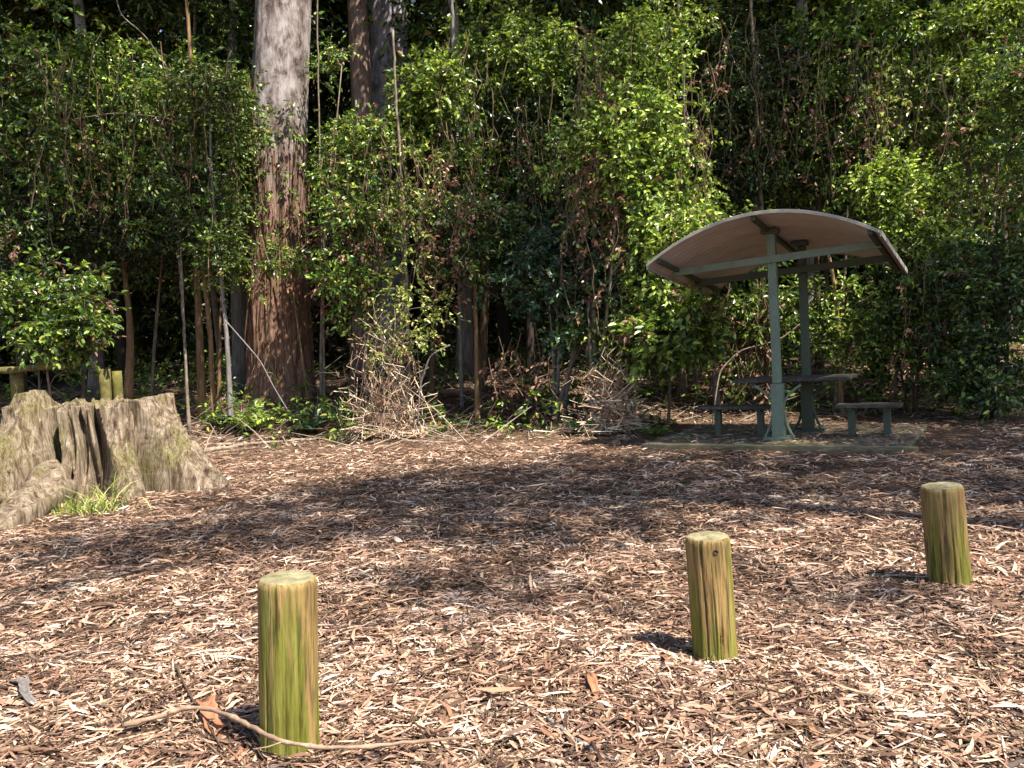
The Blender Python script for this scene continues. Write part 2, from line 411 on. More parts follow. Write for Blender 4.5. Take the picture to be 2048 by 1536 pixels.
def bollard(px, py, top_py, wpx, lean, label, seed, rot):
    b = G(px, py); sc = F_PX / b.y; r = wpx / sc / 2; h = (py - top_py) / sc
    k = 180; zs = [-.12, -.02, .01] + list(np.linspace(.05, h - .045, 22)) + [h - .03, h - .018, h - .004, h]
    rr = [1] * (len(zs) - 4) + [1, .992, .93, .88]
    A = np.arange(k) / k * 2 * PI; V = []
    gg = np.random.default_rng(seed); cracks = [(gg.uniform(0, 2 * PI), gg.uniform(.1, .5) * h, gg.uniform(.15, .45)) for _ in range(12)]
    for z, f in zip(zs, rr):
        P = np.stack([np.cos(A) * 3, np.sin(A) * 3, np.full(k, z * .6)], 1)
        R = r * f * (1 + (vn(P, 1.4, seed) - .5) * .05 + (vn(P, 6, seed) - .5) * .015) + (.004 if z < .05 else 0)
        for ca, cz, cl in cracks:
            d = np.abs((A - ca - .06 * math.sin(z * 7) + PI) % (2 * PI) - PI)
            R -= .014 * np.clip(1 - d / .045, 0, 1) * max(0, 1 - abs(z - cz) / cl)
        V.append(np.stack([np.cos(A) * R, np.sin(A) * R, np.full(k, z) + (vn(P, 2, 3) - .5) * .006 * (z > h - .04)], 1))
    for f in (.8, .45, 0.02):
        V.append(np.stack([np.cos(A) * r * f, np.sin(A) * r * f, np.full(k, h + .002 * (f < .1)) + (vn(np.stack([np.cos(A) * f, np.sin(A) * f, A * 0], 1), 6, seed) - .5) * .008], 1))
    V = np.stack(V); n = len(V); i = np.arange(n - 1)[:, None] * k; j = np.arange(k)[None]; j2 = (j + 1) % k
    mb = MB(); mb.add(V.reshape(-1, 3), np.stack([i + j, i + j2, i + k + j2, i + k + j], -1).reshape(-1, 4))
    o = mb.build('bollard', pm, smooth=True, loc=(b.x, b.y, b.z - .01))
    o.rotation_euler = (Matrix.Rotation(math.radians(lean[0]), 3, 'Y') @ Matrix.Rotation(math.radians(lean[1]), 3, 'X') @ Matrix.Rotation(rot, 3, 'Z')).to_euler()
    tag(o, label, 'bollard', 'round timber bollards across the clearing')
bollard(580, 1497, 1138, 117, (2.7, 0), 'tall thick green-stained timber bollard beside the curved fallen branch', 3, .4)
bollard(1431, 1316, 1060, 88, (-1.4, 0), 'middle timber bollard with a small dark knot near its top', 8, 2.1)
bollard(1900, 1166, 962, 80, (-3.2, 0), 'farthest timber bollard, pale on top and mossy at its foot, nearest the shelter', 13, 4.0)

# small dark knot on the middle bollard is modelled as a shallow plug
def knot():
    p = at(1424, 1112, 4.0)
    b = [o for o in C.objects if o.name.startswith('bollard')][1]
    c = b.matrix_basis.inverted() @ Vector((b.location.x - .0, b.location.y - .2, 0))
    h = .50; a = -PI / 2 - 2.1 + .12
    R = 88 / (F_PX / b.location.y) / 2
    V = []; n = 10
    for f, dr in ((.012, .0), (.010, .004), (.003, -.001)):
        for q in range(n):
            t = q / n * 2 * PI
            aa = a + math.cos(t) * f / R
            V.append(((R + dr) * math.cos(aa), (R + dr) * math.sin(aa), h + math.sin(t) * f))
    Q = [(r * n + q, r * n + (q + 1) % n, (r + 1) * n + (q + 1) % n, (r + 1) * n + q) for r in range(2) for q in range(n)]
    mb = MB(); mb.add(V, Q); mb.build('knot', BM['dark'], b)
knot()

# ------------------------------------------------------------------ picnic shelter
U = Vector((.5, .866, 0)); Vv = Vector((.866, -.5, 0)); UP = Vector((0, 0, 1))
def box(mb, c, ax, ay, az, m=0):
    """box about centre c with half-extent vectors ax, ay, az"""
    c = Vector(c); V = [c + ax * i + ay * j + az * k for i in (-1, 1) for j in (-1, 1) for k in (-1, 1)]
    V = [tuple(v) for v in V]
    mb.add(V, [(0, 1, 3, 2), (4, 6, 7, 5), (0, 4, 5, 1), (2, 3, 7, 6), (0, 2, 6, 4), (1, 5, 7, 3)], None, m)
def bev(o, w=.004):
    b = o.modifiers.new('bevel', 'BEVEL'); b.width = w; b.segments = 2; b.limit_method = 'ANGLE'; return o
def paint_mat(name, c, dirt=(.05, .045, .03), rough=.5, amt=.6):
    m, nt, p = mat(name)
    n = noise(nt, 4, 6, (1, 1, .5), .7, .3); n2 = noise(nt, 30, 4)
    col = mixc(nt, rng_map(nt, n, .45, .75, 0, amt), c, dirt)
    col = mixc(nt, rng_map(nt, n2, .5, .8, 0, .3), col, dirt)
    nt.links.new(col, p.inputs['Base Color']); nt.links.new(rng_map(nt, n2, .3, .7, rough, rough + .3), p.inputs['Roughness'])
    bump(nt, p, n2, .15, .004); return m
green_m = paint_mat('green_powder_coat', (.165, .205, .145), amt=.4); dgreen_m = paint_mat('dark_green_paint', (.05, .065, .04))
roof_m = paint_mat('dusty_pink_roof_sheet', (.56, .46, .41), (.34, .27, .23), .55, .6)
roof_m2 = paint_mat('roof_edge_grey', (.34, .31, .26))
conc_m = bark_mat('weathered_concrete', (.07, .06, .045), (.15, .13, .095), (.25, .22, .16), (1, 1, 1), .3, (.12, .13, .04), 3)
timber_m = bark_mat('weathered_table_timber', (.03, .024, .02), (.08, .065, .052), (.15, .125, .105), (1, 8, 8), .3)

SC = Vector((3.62, 11.55, 0))      # centre of the shelter on the ground
SZ = .05
def slab():
    mb = MB(); c = SC + Vector((.05, .15, SZ / 2 - .1)); box(mb, c, Vv * 1.6, U * 1.3, UP * (SZ / 2 + .1))
    o = bev(mb.build('concrete_slab', conc_m), .015)
    tag(o, 'mossy concrete slab with an added sunlit-toned edge under the picnic shelter', 'slab')
slab()
def shelter():
    root = empty('picnic_shelter', SC + UP * SZ, 'green steel picnic shelter with a curved dusty pink roof', 'shelter')
    NL = Vector((1.73, 11.07, 2.43)) - SC - UP * SZ
    span, ln = 2.72, 2.62
    NLx = -1.36; z_e, z_m, drop = 2.40, 2.82, .30
    def rp(v, u, dz=0):      # v -1..1 across the arch, u 0..1 front to back
        zz = z_e + .06 * v + (z_m - z_e) * (1 - v * v) ** 1.0 - drop * u
        return Vv * (v * span / 2) + U * ((u - .5) * ln) + UP * (zz - SZ + dz)
    nv, nu = 40, 76
    mb = MB(); V = []
    for th in (.0, .028):
        for i in range(nv + 1):
            for j in range(nu + 1):
                v = -1 + 2 * i / nv
                V.append(tuple(rp(v, j / nu, th + .003 * math.cos(j / nu * 2 * PI * 19))))
    K = (nv + 1) * (nu + 1); w = nu + 1; Q = []
    for i in range(nv):
        for j in range(nu):
            a = i * w + j; Q += [(a, a + 1, a + w + 1, a + w), (K + a, K + a + w, K + a + w + 1, K + a + 1)]
    for i in range(nv):
        a = i * w; Q.append((a, a + w, K + a + w, K + a)); a = i * w + nu; Q.append((a, K + a, K + a + w, a + w))
    for j in range(nu):
        a = j; Q.append((a, K + a, K + a + 1, a + 1)); a = nv * w + j; Q.append((a, a + 1, K + a + 1, K + a))
    mb.add(V, Q); mb.build('roof', roof_m, root)
    # ribs under the sheet, edge trims
    def strip(name, pts, hw, hh, m, side):
        mb = MB(); V = []; n = len(pts)
        for p in pts:
            for a, b in ((-1, -1), (1, -1), (1, 1), (-1, 1)): V.append(tuple(p + side * hw * a + UP * hh * b))
        Q = [(i * 4 + q, i * 4 + (q + 1) % 4, (i + 1) * 4 + (q + 1) % 4, (i + 1) * 4 + q) for i in range(n - 1) for q in range(4)]
        Q += [(3, 2, 1, 0), tuple((n - 1) * 4 + q for q in range(4))]
        mb.add(V, Q); return bev(mb.build(name, m, root), .004)
    for v in (-.9, -.02, .93):
        strip('purlin', [rp(v, u, -.034) for u in (0.012, .5, .988)], .028, .026, dgreen_m, Vv)
    for u in (-.004, 1.004):
        strip('roof_trim', [rp(-1 + 2 * i / 30, u, .008) for i in range(31)], .010, .021, roof_m2, U)
    strip('eave_trim', [rp(-1.012, u, 0) for u in (0.01, .99)], .014, .034, roof_m2, Vv)
    strip('eave_trim', [rp(1.012, u, 0) for u in (0.01, .99)], .014, .034, roof_m2, Vv)
    # cross beams (chords) carried by the posts
    uu = (.29, .64)
    for k, u in enumerate(uu):
        z = 2.40 - drop * u + .005
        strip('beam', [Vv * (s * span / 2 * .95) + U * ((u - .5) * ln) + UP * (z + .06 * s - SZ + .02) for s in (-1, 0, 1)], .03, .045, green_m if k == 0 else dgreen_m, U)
        for s in (-1, 1):
            pass
    for k, u in enumerate(uu):
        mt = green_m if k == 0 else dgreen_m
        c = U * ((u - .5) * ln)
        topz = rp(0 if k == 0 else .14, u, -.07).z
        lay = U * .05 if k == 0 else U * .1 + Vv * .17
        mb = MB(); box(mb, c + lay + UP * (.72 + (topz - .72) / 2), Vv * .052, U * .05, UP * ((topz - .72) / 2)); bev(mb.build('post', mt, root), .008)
        mb = MB(); box(mb, c + lay + UP * .36, Vv * .075, U * .06, UP * .356); 
        box(mb, c + lay + UP * .02, Vv * .17, U * .14, UP * .018)
        # curved gussets at the foot and under the table
        for s in (-1, 1):
            P = [c + lay + Vv * s * (.07 + .11 * (1 - t) ** 2) + UP * (.03 + .35 * t) for t in np.linspace(0, 1, 7)]
            tube(mb, [tuple(p) for p in P], .018, 6)
            P = [c + lay + Vv * s * (.07 + .22 * t ** 2) + UP * (.42 + .27 * t) for t in np.linspace(0, 1, 7)]
            tube(mb, [tuple(p) for p in P], .018, 6)
        mb.build('pedestal', mt, root)
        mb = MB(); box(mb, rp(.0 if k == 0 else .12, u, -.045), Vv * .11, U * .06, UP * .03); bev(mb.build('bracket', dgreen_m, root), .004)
        for z in (2.33, 2.41):
            mb = MB(); q = c + lay + UP * (z - drop * u - SZ + .04); tube(mb, [tuple(q - U * .062), tuple(q - U * .05)], .011, 6); mb.build('bolt', dgreen_m, root)
    return uu, ln
uu, ln = shelter()

def planks(root, n, wid, gap, half, cz, th, axis, cross, m):
    """n boards side by side over `cross`, each `half` long on both sides of the centre"""
    tot = n * wid + (n - 1) * gap
    for i in range(n):
        o = -tot / 2 + wid / 2 + i * (wid + gap)
        mb = MB(); box(mb, cross * o + UP * (cz + .002 * (i % 2)), axis * half, cross * wid / 2, UP * th / 2)
        bev(mb.build('plank', m, root), .006)
tc_ = SC + U * .06 + Vv * .1
troot = empty('picnic_table', tc_ + UP * SZ, 'weathered slatted picnic table under the shelter roof', 'table')
planks(troot, 6, .135, .012, .72, .745, .04, Vv, U, timber_m)
for s in (-.45, .45):
    mb = MB(); box(mb, Vv * s + UP * .701, Vv * .03, U * .38, UP * .022); mb.build('batten', dgreen_m, troot)
def bench(px, Y, half, label, rz=0.0):
    p = at(px, 820, Y); p.z = SZ
    root = empty('bench', p, label, 'bench', 'low benches beside the picnic table', rz)
    planks(root, 3, .115, .01, half, .39, .04, Vv, U, timber_m)
    for s in (-.55, .55):
        mb = MB(); box(mb, Vv * half * s + UP * .182, Vv * .04, U * .05, UP * .18); box(mb, Vv * half * s + UP * .012, Vv * .08, U * .09, UP * .01)
        box(mb, Vv * half * s + UP * .357, Vv * .03, U * .16, UP * .013)
        bev(mb.build('leg', dgreen_m, root), .005)
bench(1478, 11.75, .52, 'low bench at the open clearing end of the picnic table, seat fully in view')
bench(1738, 10.95, .38, 'short bench between the picnic table and the shaded dark bush')

# ------------------------------------------------------------------ hollow stump
def stump():
    root = empty('tree_stump', (-4.86, 10.15, 0), 'huge weathered grey tree stump with flaring mossy buttresses', 'tree stump')
    m, nt, p = mat('weathered_stump_wood')
    n = noise(nt, 3.2, 7, (5, 5, .55), .72, .5); n2 = noise(nt, 1.8, 5, (1, 1, .8), .65, off=(4, 2, 0)); n3 = noise(nt, 22, 5, (2.5, 2.5, .4), .7, .6)
    wood = ramp(nt, n, [(.34, (.055, .036, .022)), (.44, (.19, .135, .09)), (.54, (.36, .28, .20)), (.68, (.54, .46, .36))])
    moss = ramp(nt, n3, [(.35, (.08, .075, .016)), (.55, (.21, .19, .055)), (.75, (.35, .32, .14))])
    col = mixc(nt, rng_map(nt, n2, .47, .64, .03, .8), wood, moss)
    col = mixc(nt, rng_map(nt, n3, .35, .5, .7, 0), col, mixc(nt, 1.0, col, (.35, .3, .26), 'MULTIPLY'))
    nt.links.new(col, p.inputs['Base Color']); p.inputs['Roughness'].default_value = .92; p.inputs['Specular IOR Level'].default_value = .15
    n5 = noise(nt, 9, 6, (9, 9, .5), .75, .35, off=(1, 7, 3))
    crk = rng_map(nt, n5, .33, .40, 1, 0)
    col = mixc(nt, crk, col, (.018, .012, .008))
    fine = noise(nt, 40, 4, (3, 3, .3), .7)
    col = mixc(nt, rng_map(nt, fine, .35, .55, .45, 0), col, mixc(nt, 1.0, col, (.3, .25, .2), 'MULTIPLY'))
    nt.links.new(col, p.inputs['Base Color'])
    bump(nt, p, n5, 1.0, .035)
    k, nz = 560, 90
    A = np.arange(k) / k * 2 * PI        # angle 0 = +x, -90deg = towards the camera
    def lobe(a, w): 
        d = np.abs((A - math.radians(a) + PI) % (2 * PI) - PI); return np.clip(1 - (d / math.radians(w)) ** 2, 0, 1) ** 1.3
    lobes = [(-14, 25, 1.0, 1.12), (-50, 19, .62, 1.5), (-80, 16, .5, 2.0), (-115, 25, .95, 1.15), (-150, 22, .9, 2), (28, 20, .5, 1.8), (60, 30, .6, 2), (110, 30, .7, 2), (165, 25, .9, 2)]
    clefts = [(-63, 4, .36), (-93, 6, .50), (-139, 7, .5), (-33, 5, .34), (-76, 3, .2), (-68, 2.2, .08), (-104, 2.0, .05), (-118, 1.8, .06), (-47, 1.8, .05), (-35, 1.6, .06), (30, 8, .2), (85, 8, .2), (140, 8, .25), (-82, 1.8, .07)]
    H = .99 + .02 * np.sin(A * 3 + 1) + (vn(np.stack([np.cos(A) * 4, np.sin(A) * 4, A * 0], 1), 3, 1) - .5) * .08
    H = H + .16 * lobe(-120, 16) ** .12 + .03 * (vn(np.stack([np.cos(A) * 9, np.sin(A) * 9, A * 0], 1), 3, 8) > .62)
    V = []
    T = np.linspace(0, 1, nz)
    for t in T:
        z = -.08 + (H + .08) * t
        q = 1 - t
        R = .74 + .04 * np.sin(2 * A)
        for a, w, L, pw in lobes: R = R + L * lobe(a, w * (.75 + .35 * t)) * q ** pw + .10 * lobe(a, w * 1.1)
        for a, w, dp in clefts: R = R - dp * lobe(a + 3 * math.sin(t * 4 + a), w) * (.55 + .45 * math.sin(t * PI) + .3 * t)
        P = np.stack([np.cos(A) * R, np.sin(A) * R, z], 1)
        R = R + (vn(P, (7, 7, .9), 2) - .5) * .12 + (vn(P, (18, 18, 1.8), 6) - .5) * .07 + (vn(P, (45, 45, 5), 6) - .5) * .03
        # knot holes
        for ha, hz, hw, hh, hd in ((-91, .62, 3.2, .14, .4), (-63, .74, 2.6, .07, .3), (-117, .52, 2.4, .035, .12)):
            d = ((A - math.radians(ha)) / math.radians(hw)) ** 2 + ((z - hz) / hh) ** 2
            R = R - hd * np.clip(1 - d, 0, 1) ** .5
        V.append(np.stack([np.cos(A) * R, np.sin(A) * R, z], 1)); Rt = R
    # rim and rotten hollow inside
    for f, dz in ((.93, .01), (.80, -.02), (.68, -.12), (.60, -.35), (.45, -.62), (.02, -.66)):
        Pn = np.stack([np.cos(A) * Rt * f, np.sin(A) * Rt * f, H + dz], 1)
        Pn[:, 2] += (vn(Pn, 9, 3) - .5) * .09
        V.append(Pn)
    V = np.stack(V); n_ = len(V); i = np.arange(n_ - 1)[:, None] * k; j = np.arange(k)[None]; j2 = (j + 1) % k
    mb = MB(); mb.add(V.reshape(-1, 3), np.stack([i + j, i + j2, i + k + j2, i + k + j], -1).reshape(-1, 4))
    mb.build('stump_shell', m, root, smooth=True)
    # split roots that run forward along the ground
    def root_slab(p0, p1, w0, w1, h0, h1, seed):
        p0 = Vector(p0) - root.location; p1 = Vector(p1) - root.location
        mb = MB(); V = []; N, K = 40, 28
        d = (p1 - p0); d.z = 0; d.normalize(); s = Vector((-d.y, d.x, 0))
        for a in range(N):
            t = a / (N - 1); c = p0.lerp(p1, t) + s * .10 * math.sin(t * 3 + seed)
            w = w0 + (w1 - w0) * t; h = h0 + (h1 - h0) * t ** .8
            if t > .9: w *= max(.12, (1 - t) * 10); h *= max(.2, (1 - t) * 10)
            for b in range(K):
                an = b / K * 2 * PI; x = math.cos(an); z = math.sin(an)
                z = z if z > 0 else z * .4
                V.append((c + s * w * math.copysign(abs(x) ** .8, x) + UP * (h * z)))
        V = np.array([tuple(v) for v in V]); 
        e = np.array([s.x, s.y]); q_ = V[:, :2] @ e; l_ = V[:, :2] @ np.array([d.x, d.y]); F_ = np.stack([q_, l_ * .12, V[:, 2]], 1)
        dd = (vn(F_, 13, seed) - .5) * .16 + (vn(F_, 34, seed) - .5) * .06
        V[:, 2] += dd; V[:, :2] += (dd * .5)[:, None]
        i = np.arange(N - 1)[:, None] * K; j = np.arange(K)[None]; j2 = (j + 1) % K
        mb.add(V, np.stack([i + j, i + j2, i + K + j2, i + K + j], -1).reshape(-1, 4),
               [(0, b, b + 1) for b in range(1, K - 1)])
        mb.build('root', m, root, smooth=True)
    root_slab((-4.95, 9.1, .16), (-4.45, 7.45, .0), .24, .17, .34, .10, 1)
    root_slab((-5.4, 9.2, .2), (-5.2, 7.5, .0), .26, .2, .40, .18, 4)
    root_slab((-5.05, 8.7, .05), (-4.0, 8.25, -.02), .2, .12, .16, .05, 7)
    return m
stump_m = stump()

# ------------------------------------------------------------------ log rail fence behind the stump
moss_log = bark_mat('mossy_rail_log', (.04, .035, .014), (.12, .10, .035), (.24, .21, .08), (3, 3, 3), .4, (.12, .12, .02))
def fence():
    Y = 12.3
    a = at(-120, 742, Y); b = at(130, 734, Y + .4); c = at(235, 742, Y + .8)
    root = empty('log_rail_fence', (a.x, a.y, tz(a.x, a.y)), 'low mossy log rail fence behind the stump', 'fence')
    o = Vector(root.location)
    mb = MB(); n = 16; P = [a.lerp(b, t) - o + UP * (.02 * math.sin(t * 9)) for t in np.linspace(0, 1, n)]
    tube(mb, [tuple(p) for p in P], [.05 + .006 * math.sin(i * 1.7) for i in range(n)], 10); mb.build('rail', moss_log, root, smooth=True)
    for px, top, w in ((32, 742, .085), (208, 738, .085), (-100, 745, .08)):
        q = at(px, top, Y + (px + 120) / 350 * .8 + .02); gz = tz(q.x, q.y)
        mb = MB(); P = [(q.x - o.x, q.y - o.y, z - o.z) for z in np.linspace(gz - .15, q.z, 8)]
        tube(mb, P, [w * (1 + .06 * math.sin(i * 2.1)) for i in range(8)], 12); mb.build('post', moss_log, root, smooth=True)
fence()
q = at(233, 742, 13.6); gz = tz(q.x, q.y)
mb = MB(); tube(mb, [(0, 0, z) for z in np.linspace(-.1, q.z - gz, 8)], .075, 12)
tag(mb.build('timber_post', moss_log, smooth=True, loc=(q.x, q.y, gz)), 'short yellow-green mossy post standing alone in the dark right of the rail fence', 'post')

# ------------------------------------------------------------------ big stringybark tree
def big_trunk(name, label, base, r_base, r_top, H, lean, seed, m, top_only=False, k=150, nz=230, flare=.35, group=None):
    root = empty(name, base, label, 'tree', group)
    A = np.arange(k) / k * 2 * PI; T = np.linspace(0, 1, nz) ** 1.15; V = []
    for t in T:
        z = H * t - .2
        R0 = r_base + (r_top - r_base) * t ** .8
        fl = flare * math.exp(-max(z, 0) / .55)
        R = R0 * (1 + fl * (.6 + .6 * vn(np.stack([np.cos(A) * 2, np.sin(A) * 2, A * 0], 1), 1.2, seed)))
        cx, cy = lean[0] * z + .06 * math.sin(z * .6 + seed), lean[1] * z
        P = np.stack([np.cos(A) * R, np.sin(A) * R, np.full(k, z)], 1)
        rough = 1 - .75 * sstep(3.8, 6.5, z)
        tw = P.copy(); tw[:, 2] *= .35
        d = np.abs(vn(tw, (8, 8, 1.6), seed) - .5) * 2
        R = R + rough * (.11 * r_base * (d ** .6) + .05 * (vn(tw, (24, 24, 4), seed + 1) - .5)) - rough * .03
        V.append(np.stack([cx + np.cos(A) * R, cy + np.sin(A) * R, np.full(k, z)], 1))
    V = np.stack(V); n_ = len(V); i = np.arange(n_ - 1)[:, None] * k; j = np.arange(k)[None]; j2 = (j + 1) % k
    mb = MB(); mb.add(V.reshape(-1, 3), np.stack([i + j, i + j2, i + k + j2, i + k + j], -1).reshape(-1, 4))
    mb.build('trunk', m, root, smooth=True)
    return root
def big_bark(name, lo_z, hi_z, low=((.045, .022, .016), (.17, .085, .055), (.34, .21, .15), (.50, .38, .30)), high=((.05, .038, .034), (.17, .13, .12), (.32, .27, .26), (.47, .42, .41))):
    m, nt, p = mat(name)
    n = noise(nt, 3.6, 8, (10, 10, .9), .75, .4); nb = noise(nt, 2.4, 6, (2, 2, 1), .72, .4, off=(5, 0, 0)); n3 = noise(nt, 1.3, 4, (1, 1, .6), .6)
    L = ramp(nt, n, [(.30, low[0]), (.44, low[1]), (.58, low[2]), (.74, low[3])])
    Hh = ramp(nt, nb, [(.34, high[0]), (.43, high[1]), (.52, high[2]), (.64, high[3])])
    tc = nt.nodes.new('ShaderNodeTexCoord'); sp = nt.nodes.new('ShaderNodeSeparateXYZ'); nt.links.new(tc.outputs['Object'], sp.inputs[0])
    ad = nt.nodes.new('ShaderNodeMath'); ad.operation = 'MULTIPLY_ADD'; nt.links.new(n3, ad.inputs[0]); ad.inputs[1].default_value = 2.2; nt.links.new(sp.outputs[2], ad.inputs[2])
    col = mixc(nt, rng_map(nt, ad.outputs[0], lo_z + 1.1, hi_z + 1.1), L, Hh)
    nt.links.new(col, p.inputs['Base Color']); p.inputs['Roughness'].default_value = .92; p.inputs['Specular IOR Level'].default_value = .15
    bump(nt, p, n, 1.0, .05); return m
def limb_tree(root, z0, n, crown_r, seed, m, H, r0=.12):
    """high limbs above the frame"""
    g = np.random.default_rng(seed); mb = MB(); ends = []
    for i in range(n):
        z = z0 + (H - z0) * (i + .5) / n; a = g.uniform(0, 2 * PI); l = crown_r * g.uniform(.6, 1)
        P = [(math.cos(a) * l * t, math.sin(a) * l * t, z + l * .55 * t + .2 * math.sin(t * 5 + i)) for t in np.linspace(0, 1, 7)]
        tube(mb, P, np.linspace(r0, r0 * .25, 7), 6); ends += [P[3], P[4], P[5], P[6]]
    mb.build('limb', m, root, smooth=True); return np.array(ends)
Yb = 17.6
pb = at(556, 783, Yb); pb.z = tz(pb.x, pb.y) - .05
sp_ = Yb / F_PX
bt = big_trunk('eucalyptus_tree', 'massive eucalyptus with shaggy red-brown base and pale grey upper trunk', pb, 62 * sp_, 43 * sp_, 22, (.074, 0), 2, big_bark('stringybark', 3.4, 5.4), flare=.16)
g = np.random.default_rng(61); n = 300; a = g.uniform(-PI * 1.05, PI * .05, n); z = g.uniform(.1, 4.6, n) ; l = g.uniform(.25, .9, n)
R_ = (62 * sp_ + (43 - 62) * sp_ * ((z + .2) / 22) ** .8) * 1.0 + .02
A_ = np.stack([.074 * z + .06 * np.sin(z * .6 + 2) + np.cos(a) * R_, .0 + np.sin(a) * R_, z], 1); z2 = z + l
B_ = np.stack([.074 * z2 + .06 * np.sin(z2 * .6 + 2) + np.cos(a + .02) * (R_ - .01), np.sin(a + .02) * (R_ - .01), z2], 1)
mb = MB(); tubes3(mb, B_, A_ + g.normal(size=(n, 3)) * .03, g.uniform(.006, .022, n), 0, .012, .25, gen=g)
tag(mb.build('loose_bark', BM['red'], bt), kind='stuff')
E0 = limb_tree(bt, 12.5, 9, 4.5, 3, BM['grey'], 21)
p2 = at(730, 760, 21.5); p2.z = tz(p2.x, p2.y)
t2 = big_trunk('eucalyptus_tree', 'slender reddish-brown trunk left of the broad grey trunk behind the undergrowth', p2, 22 * 21.5 / F_PX, 18 * 21.5 / F_PX, 20, (.045, 0), 5,
               big_bark('reddish_bark', 30, 40, ((.09, .055, .045), (.25, .16, .13), (.42, .30, .24), (.56, .44, .37))), k=60, nz=120, flare=.2)
p3 = at(781, 760, 23); p3.z = tz(p3.x, p3.y)
t3 = big_trunk('eucalyptus_tree', 'broad grey-lilac trunk right of the slender reddish trunk', p3, 42 * 23 / F_PX, 34 * 23 / F_PX, 22, (.045, 0), 9,
               big_bark('grey_bark', -3, -1, high=((.10, .085, .085), (.26, .23, .24), (.42, .38, .40), (.58, .54, .56))), k=90, nz=140, flare=.25)
E2 = limb_tree(t2, 13, 6, 3, 6, BM['red'], 20, .07); E3 = limb_tree(t3, 13, 8, 4, 8, BM['grey'], 21, .1)
def high_crown(root, ends, seed, kind='dark', L=.19, per=12, rad=.9):
    g = np.random.default_rng(seed); mb = MB(); n = len(ends)
    cen = ends + g.normal(size=(n, 3)) * .5
    sprays(mb, cen, np.full(n, rad), per, L, .3, (.5, 1.0), 8, .6, .006, g)
    return mb.build('crown', [LM[kind], twig_m], root)
for r_, e_, s_ in ((bt, E0, 1), (t2, E2, 2), (t3, E3, 3)): high_crown(r_, e_, s_)

# ------------------------------------------------------------------ understory trees and shrubs
def make_tree(px, Y, spec, label, kind='mid', stem=('brown', .05), top=None, seed=0, name='understory_tree', cat='tree', L=.10,
              per=11, group=None, tw=(.14, .36), base_px=None, wob=.12, ratio=.5, droop=.25, nstem=1, nl=8, cr_=(.10, .28), dens=2.0):
    """px, Y: where the foot stands; spec: list of (px, py0, py1, halfwidth_px, depth offset, clumps) foliage masses as seen from the clearing"""
    g = np.random.default_rng(seed + 100)
    L = L * g.uniform(.78, 1.15)
    sc = Y / F_PX
    b = at(px if base_px is None else base_px, 760, Y); b.z = tz(b.x, b.y) - .03
    root = empty(name, b, label, cat, group)
    cen = []; rad = []; mains = []
    for (cx, y0, y1, hw, dy, nc) in spec:
        nc = int(nc * dens)
        YY = Y + dy; a = at(cx, (y0 + y1) / 2, YY); hx = hw * YY / F_PX; hz = abs(y1 - y0) / 2 * YY / F_PX; hy = min(hx, hz, 1.3) * .8 + .25
        d = nrm(g.normal(size=(nc, 3))) * (g.random((nc, 1)) ** .42) * np.where(g.random((nc, 1)) < .2, 1.45, 1.0)
        c = np.array(a) + d * np.array([hx, hy, hz]); cen.append(c); rad.append(g.uniform(cr_[0], cr_[1], nc)); mains.append((np.array(a), hx, hz))
    cen = np.concatenate(cen) - np.array(b); rad = np.concatenate(rad)
    ok = cen[:, 2] > .12; cen = cen[ok]; rad = rad[ok]
    mb = MB(); isdry = g.random(len(cen)) < .04
    sprays(mb, cen[~isdry], rad[~isdry], per, L, ratio, tw, nl, droop, .0035, g)
    if isdry.any(): sprays(mb, cen[isdry], rad[isdry], 6, L * .9, ratio, tw, nl, .8, .0035, g, lm=2)
    mb.build('crown', [LM[kind], twig_m, LM['dry']], root)
    mt = BM[stem[0]]; r = stem[1]
    mb = MB(); zt = cen[:, 2].max() * .92 if top is None else top
    cx = cen[:, 0].mean(); cy = cen[:, 1].mean()
    tips = []
    for q in range(nstem):
        ph = g.uniform(0, 6, 4); n = 14; t = np.linspace(0, 1, n)
        ox, oy = (g.normal(0, .22, 2) if nstem > 1 else (0, 0)); rr = r * (1 if q == 0 else g.uniform(.5, .9))
        X = cx * t ** 1.4 + wob * np.sin(t * 4 + ph[0]) * t + ox * (.2 + t * 1.5); Yy = cy * t ** 1.4 + wob * np.sin(t * 5 + ph[1]) * t + oy * (.2 + t)
        P = np.stack([X, Yy, -.1 + (zt * (1 if q == 0 else g.uniform(.6, 1)) + .1) * t], 1)
        tube(mb, P, rr * (1 - .72 * t) * (1 + .5 * np.exp(-t * 18)), 8); tips.append(P)
    # limbs out to the leaf clumps
    idx = g.permutation(len(cen))[:max(5, len(cen) // 4)]
    for i in idx:
        P0 = tips[i % nstem]; cnd = P0[np.clip(np.searchsorted(P0[:, 2], cen[i][2] - .45), 2, 13)]
        v = cen[i] - cnd; n = 6; t = np.linspace(0, 1, n)[:, None]
        P = cnd + v * t + np.array([0, 0, .12]) * np.sin(t * PI) + g.normal(size=(n, 3)) * .04 * np.sin(t * PI)
        tube(mb, P, np.linspace(r * .3, .005, n), 4, cap=False)
    mb.build('trunk', mt, root, smooth=True)
    return root

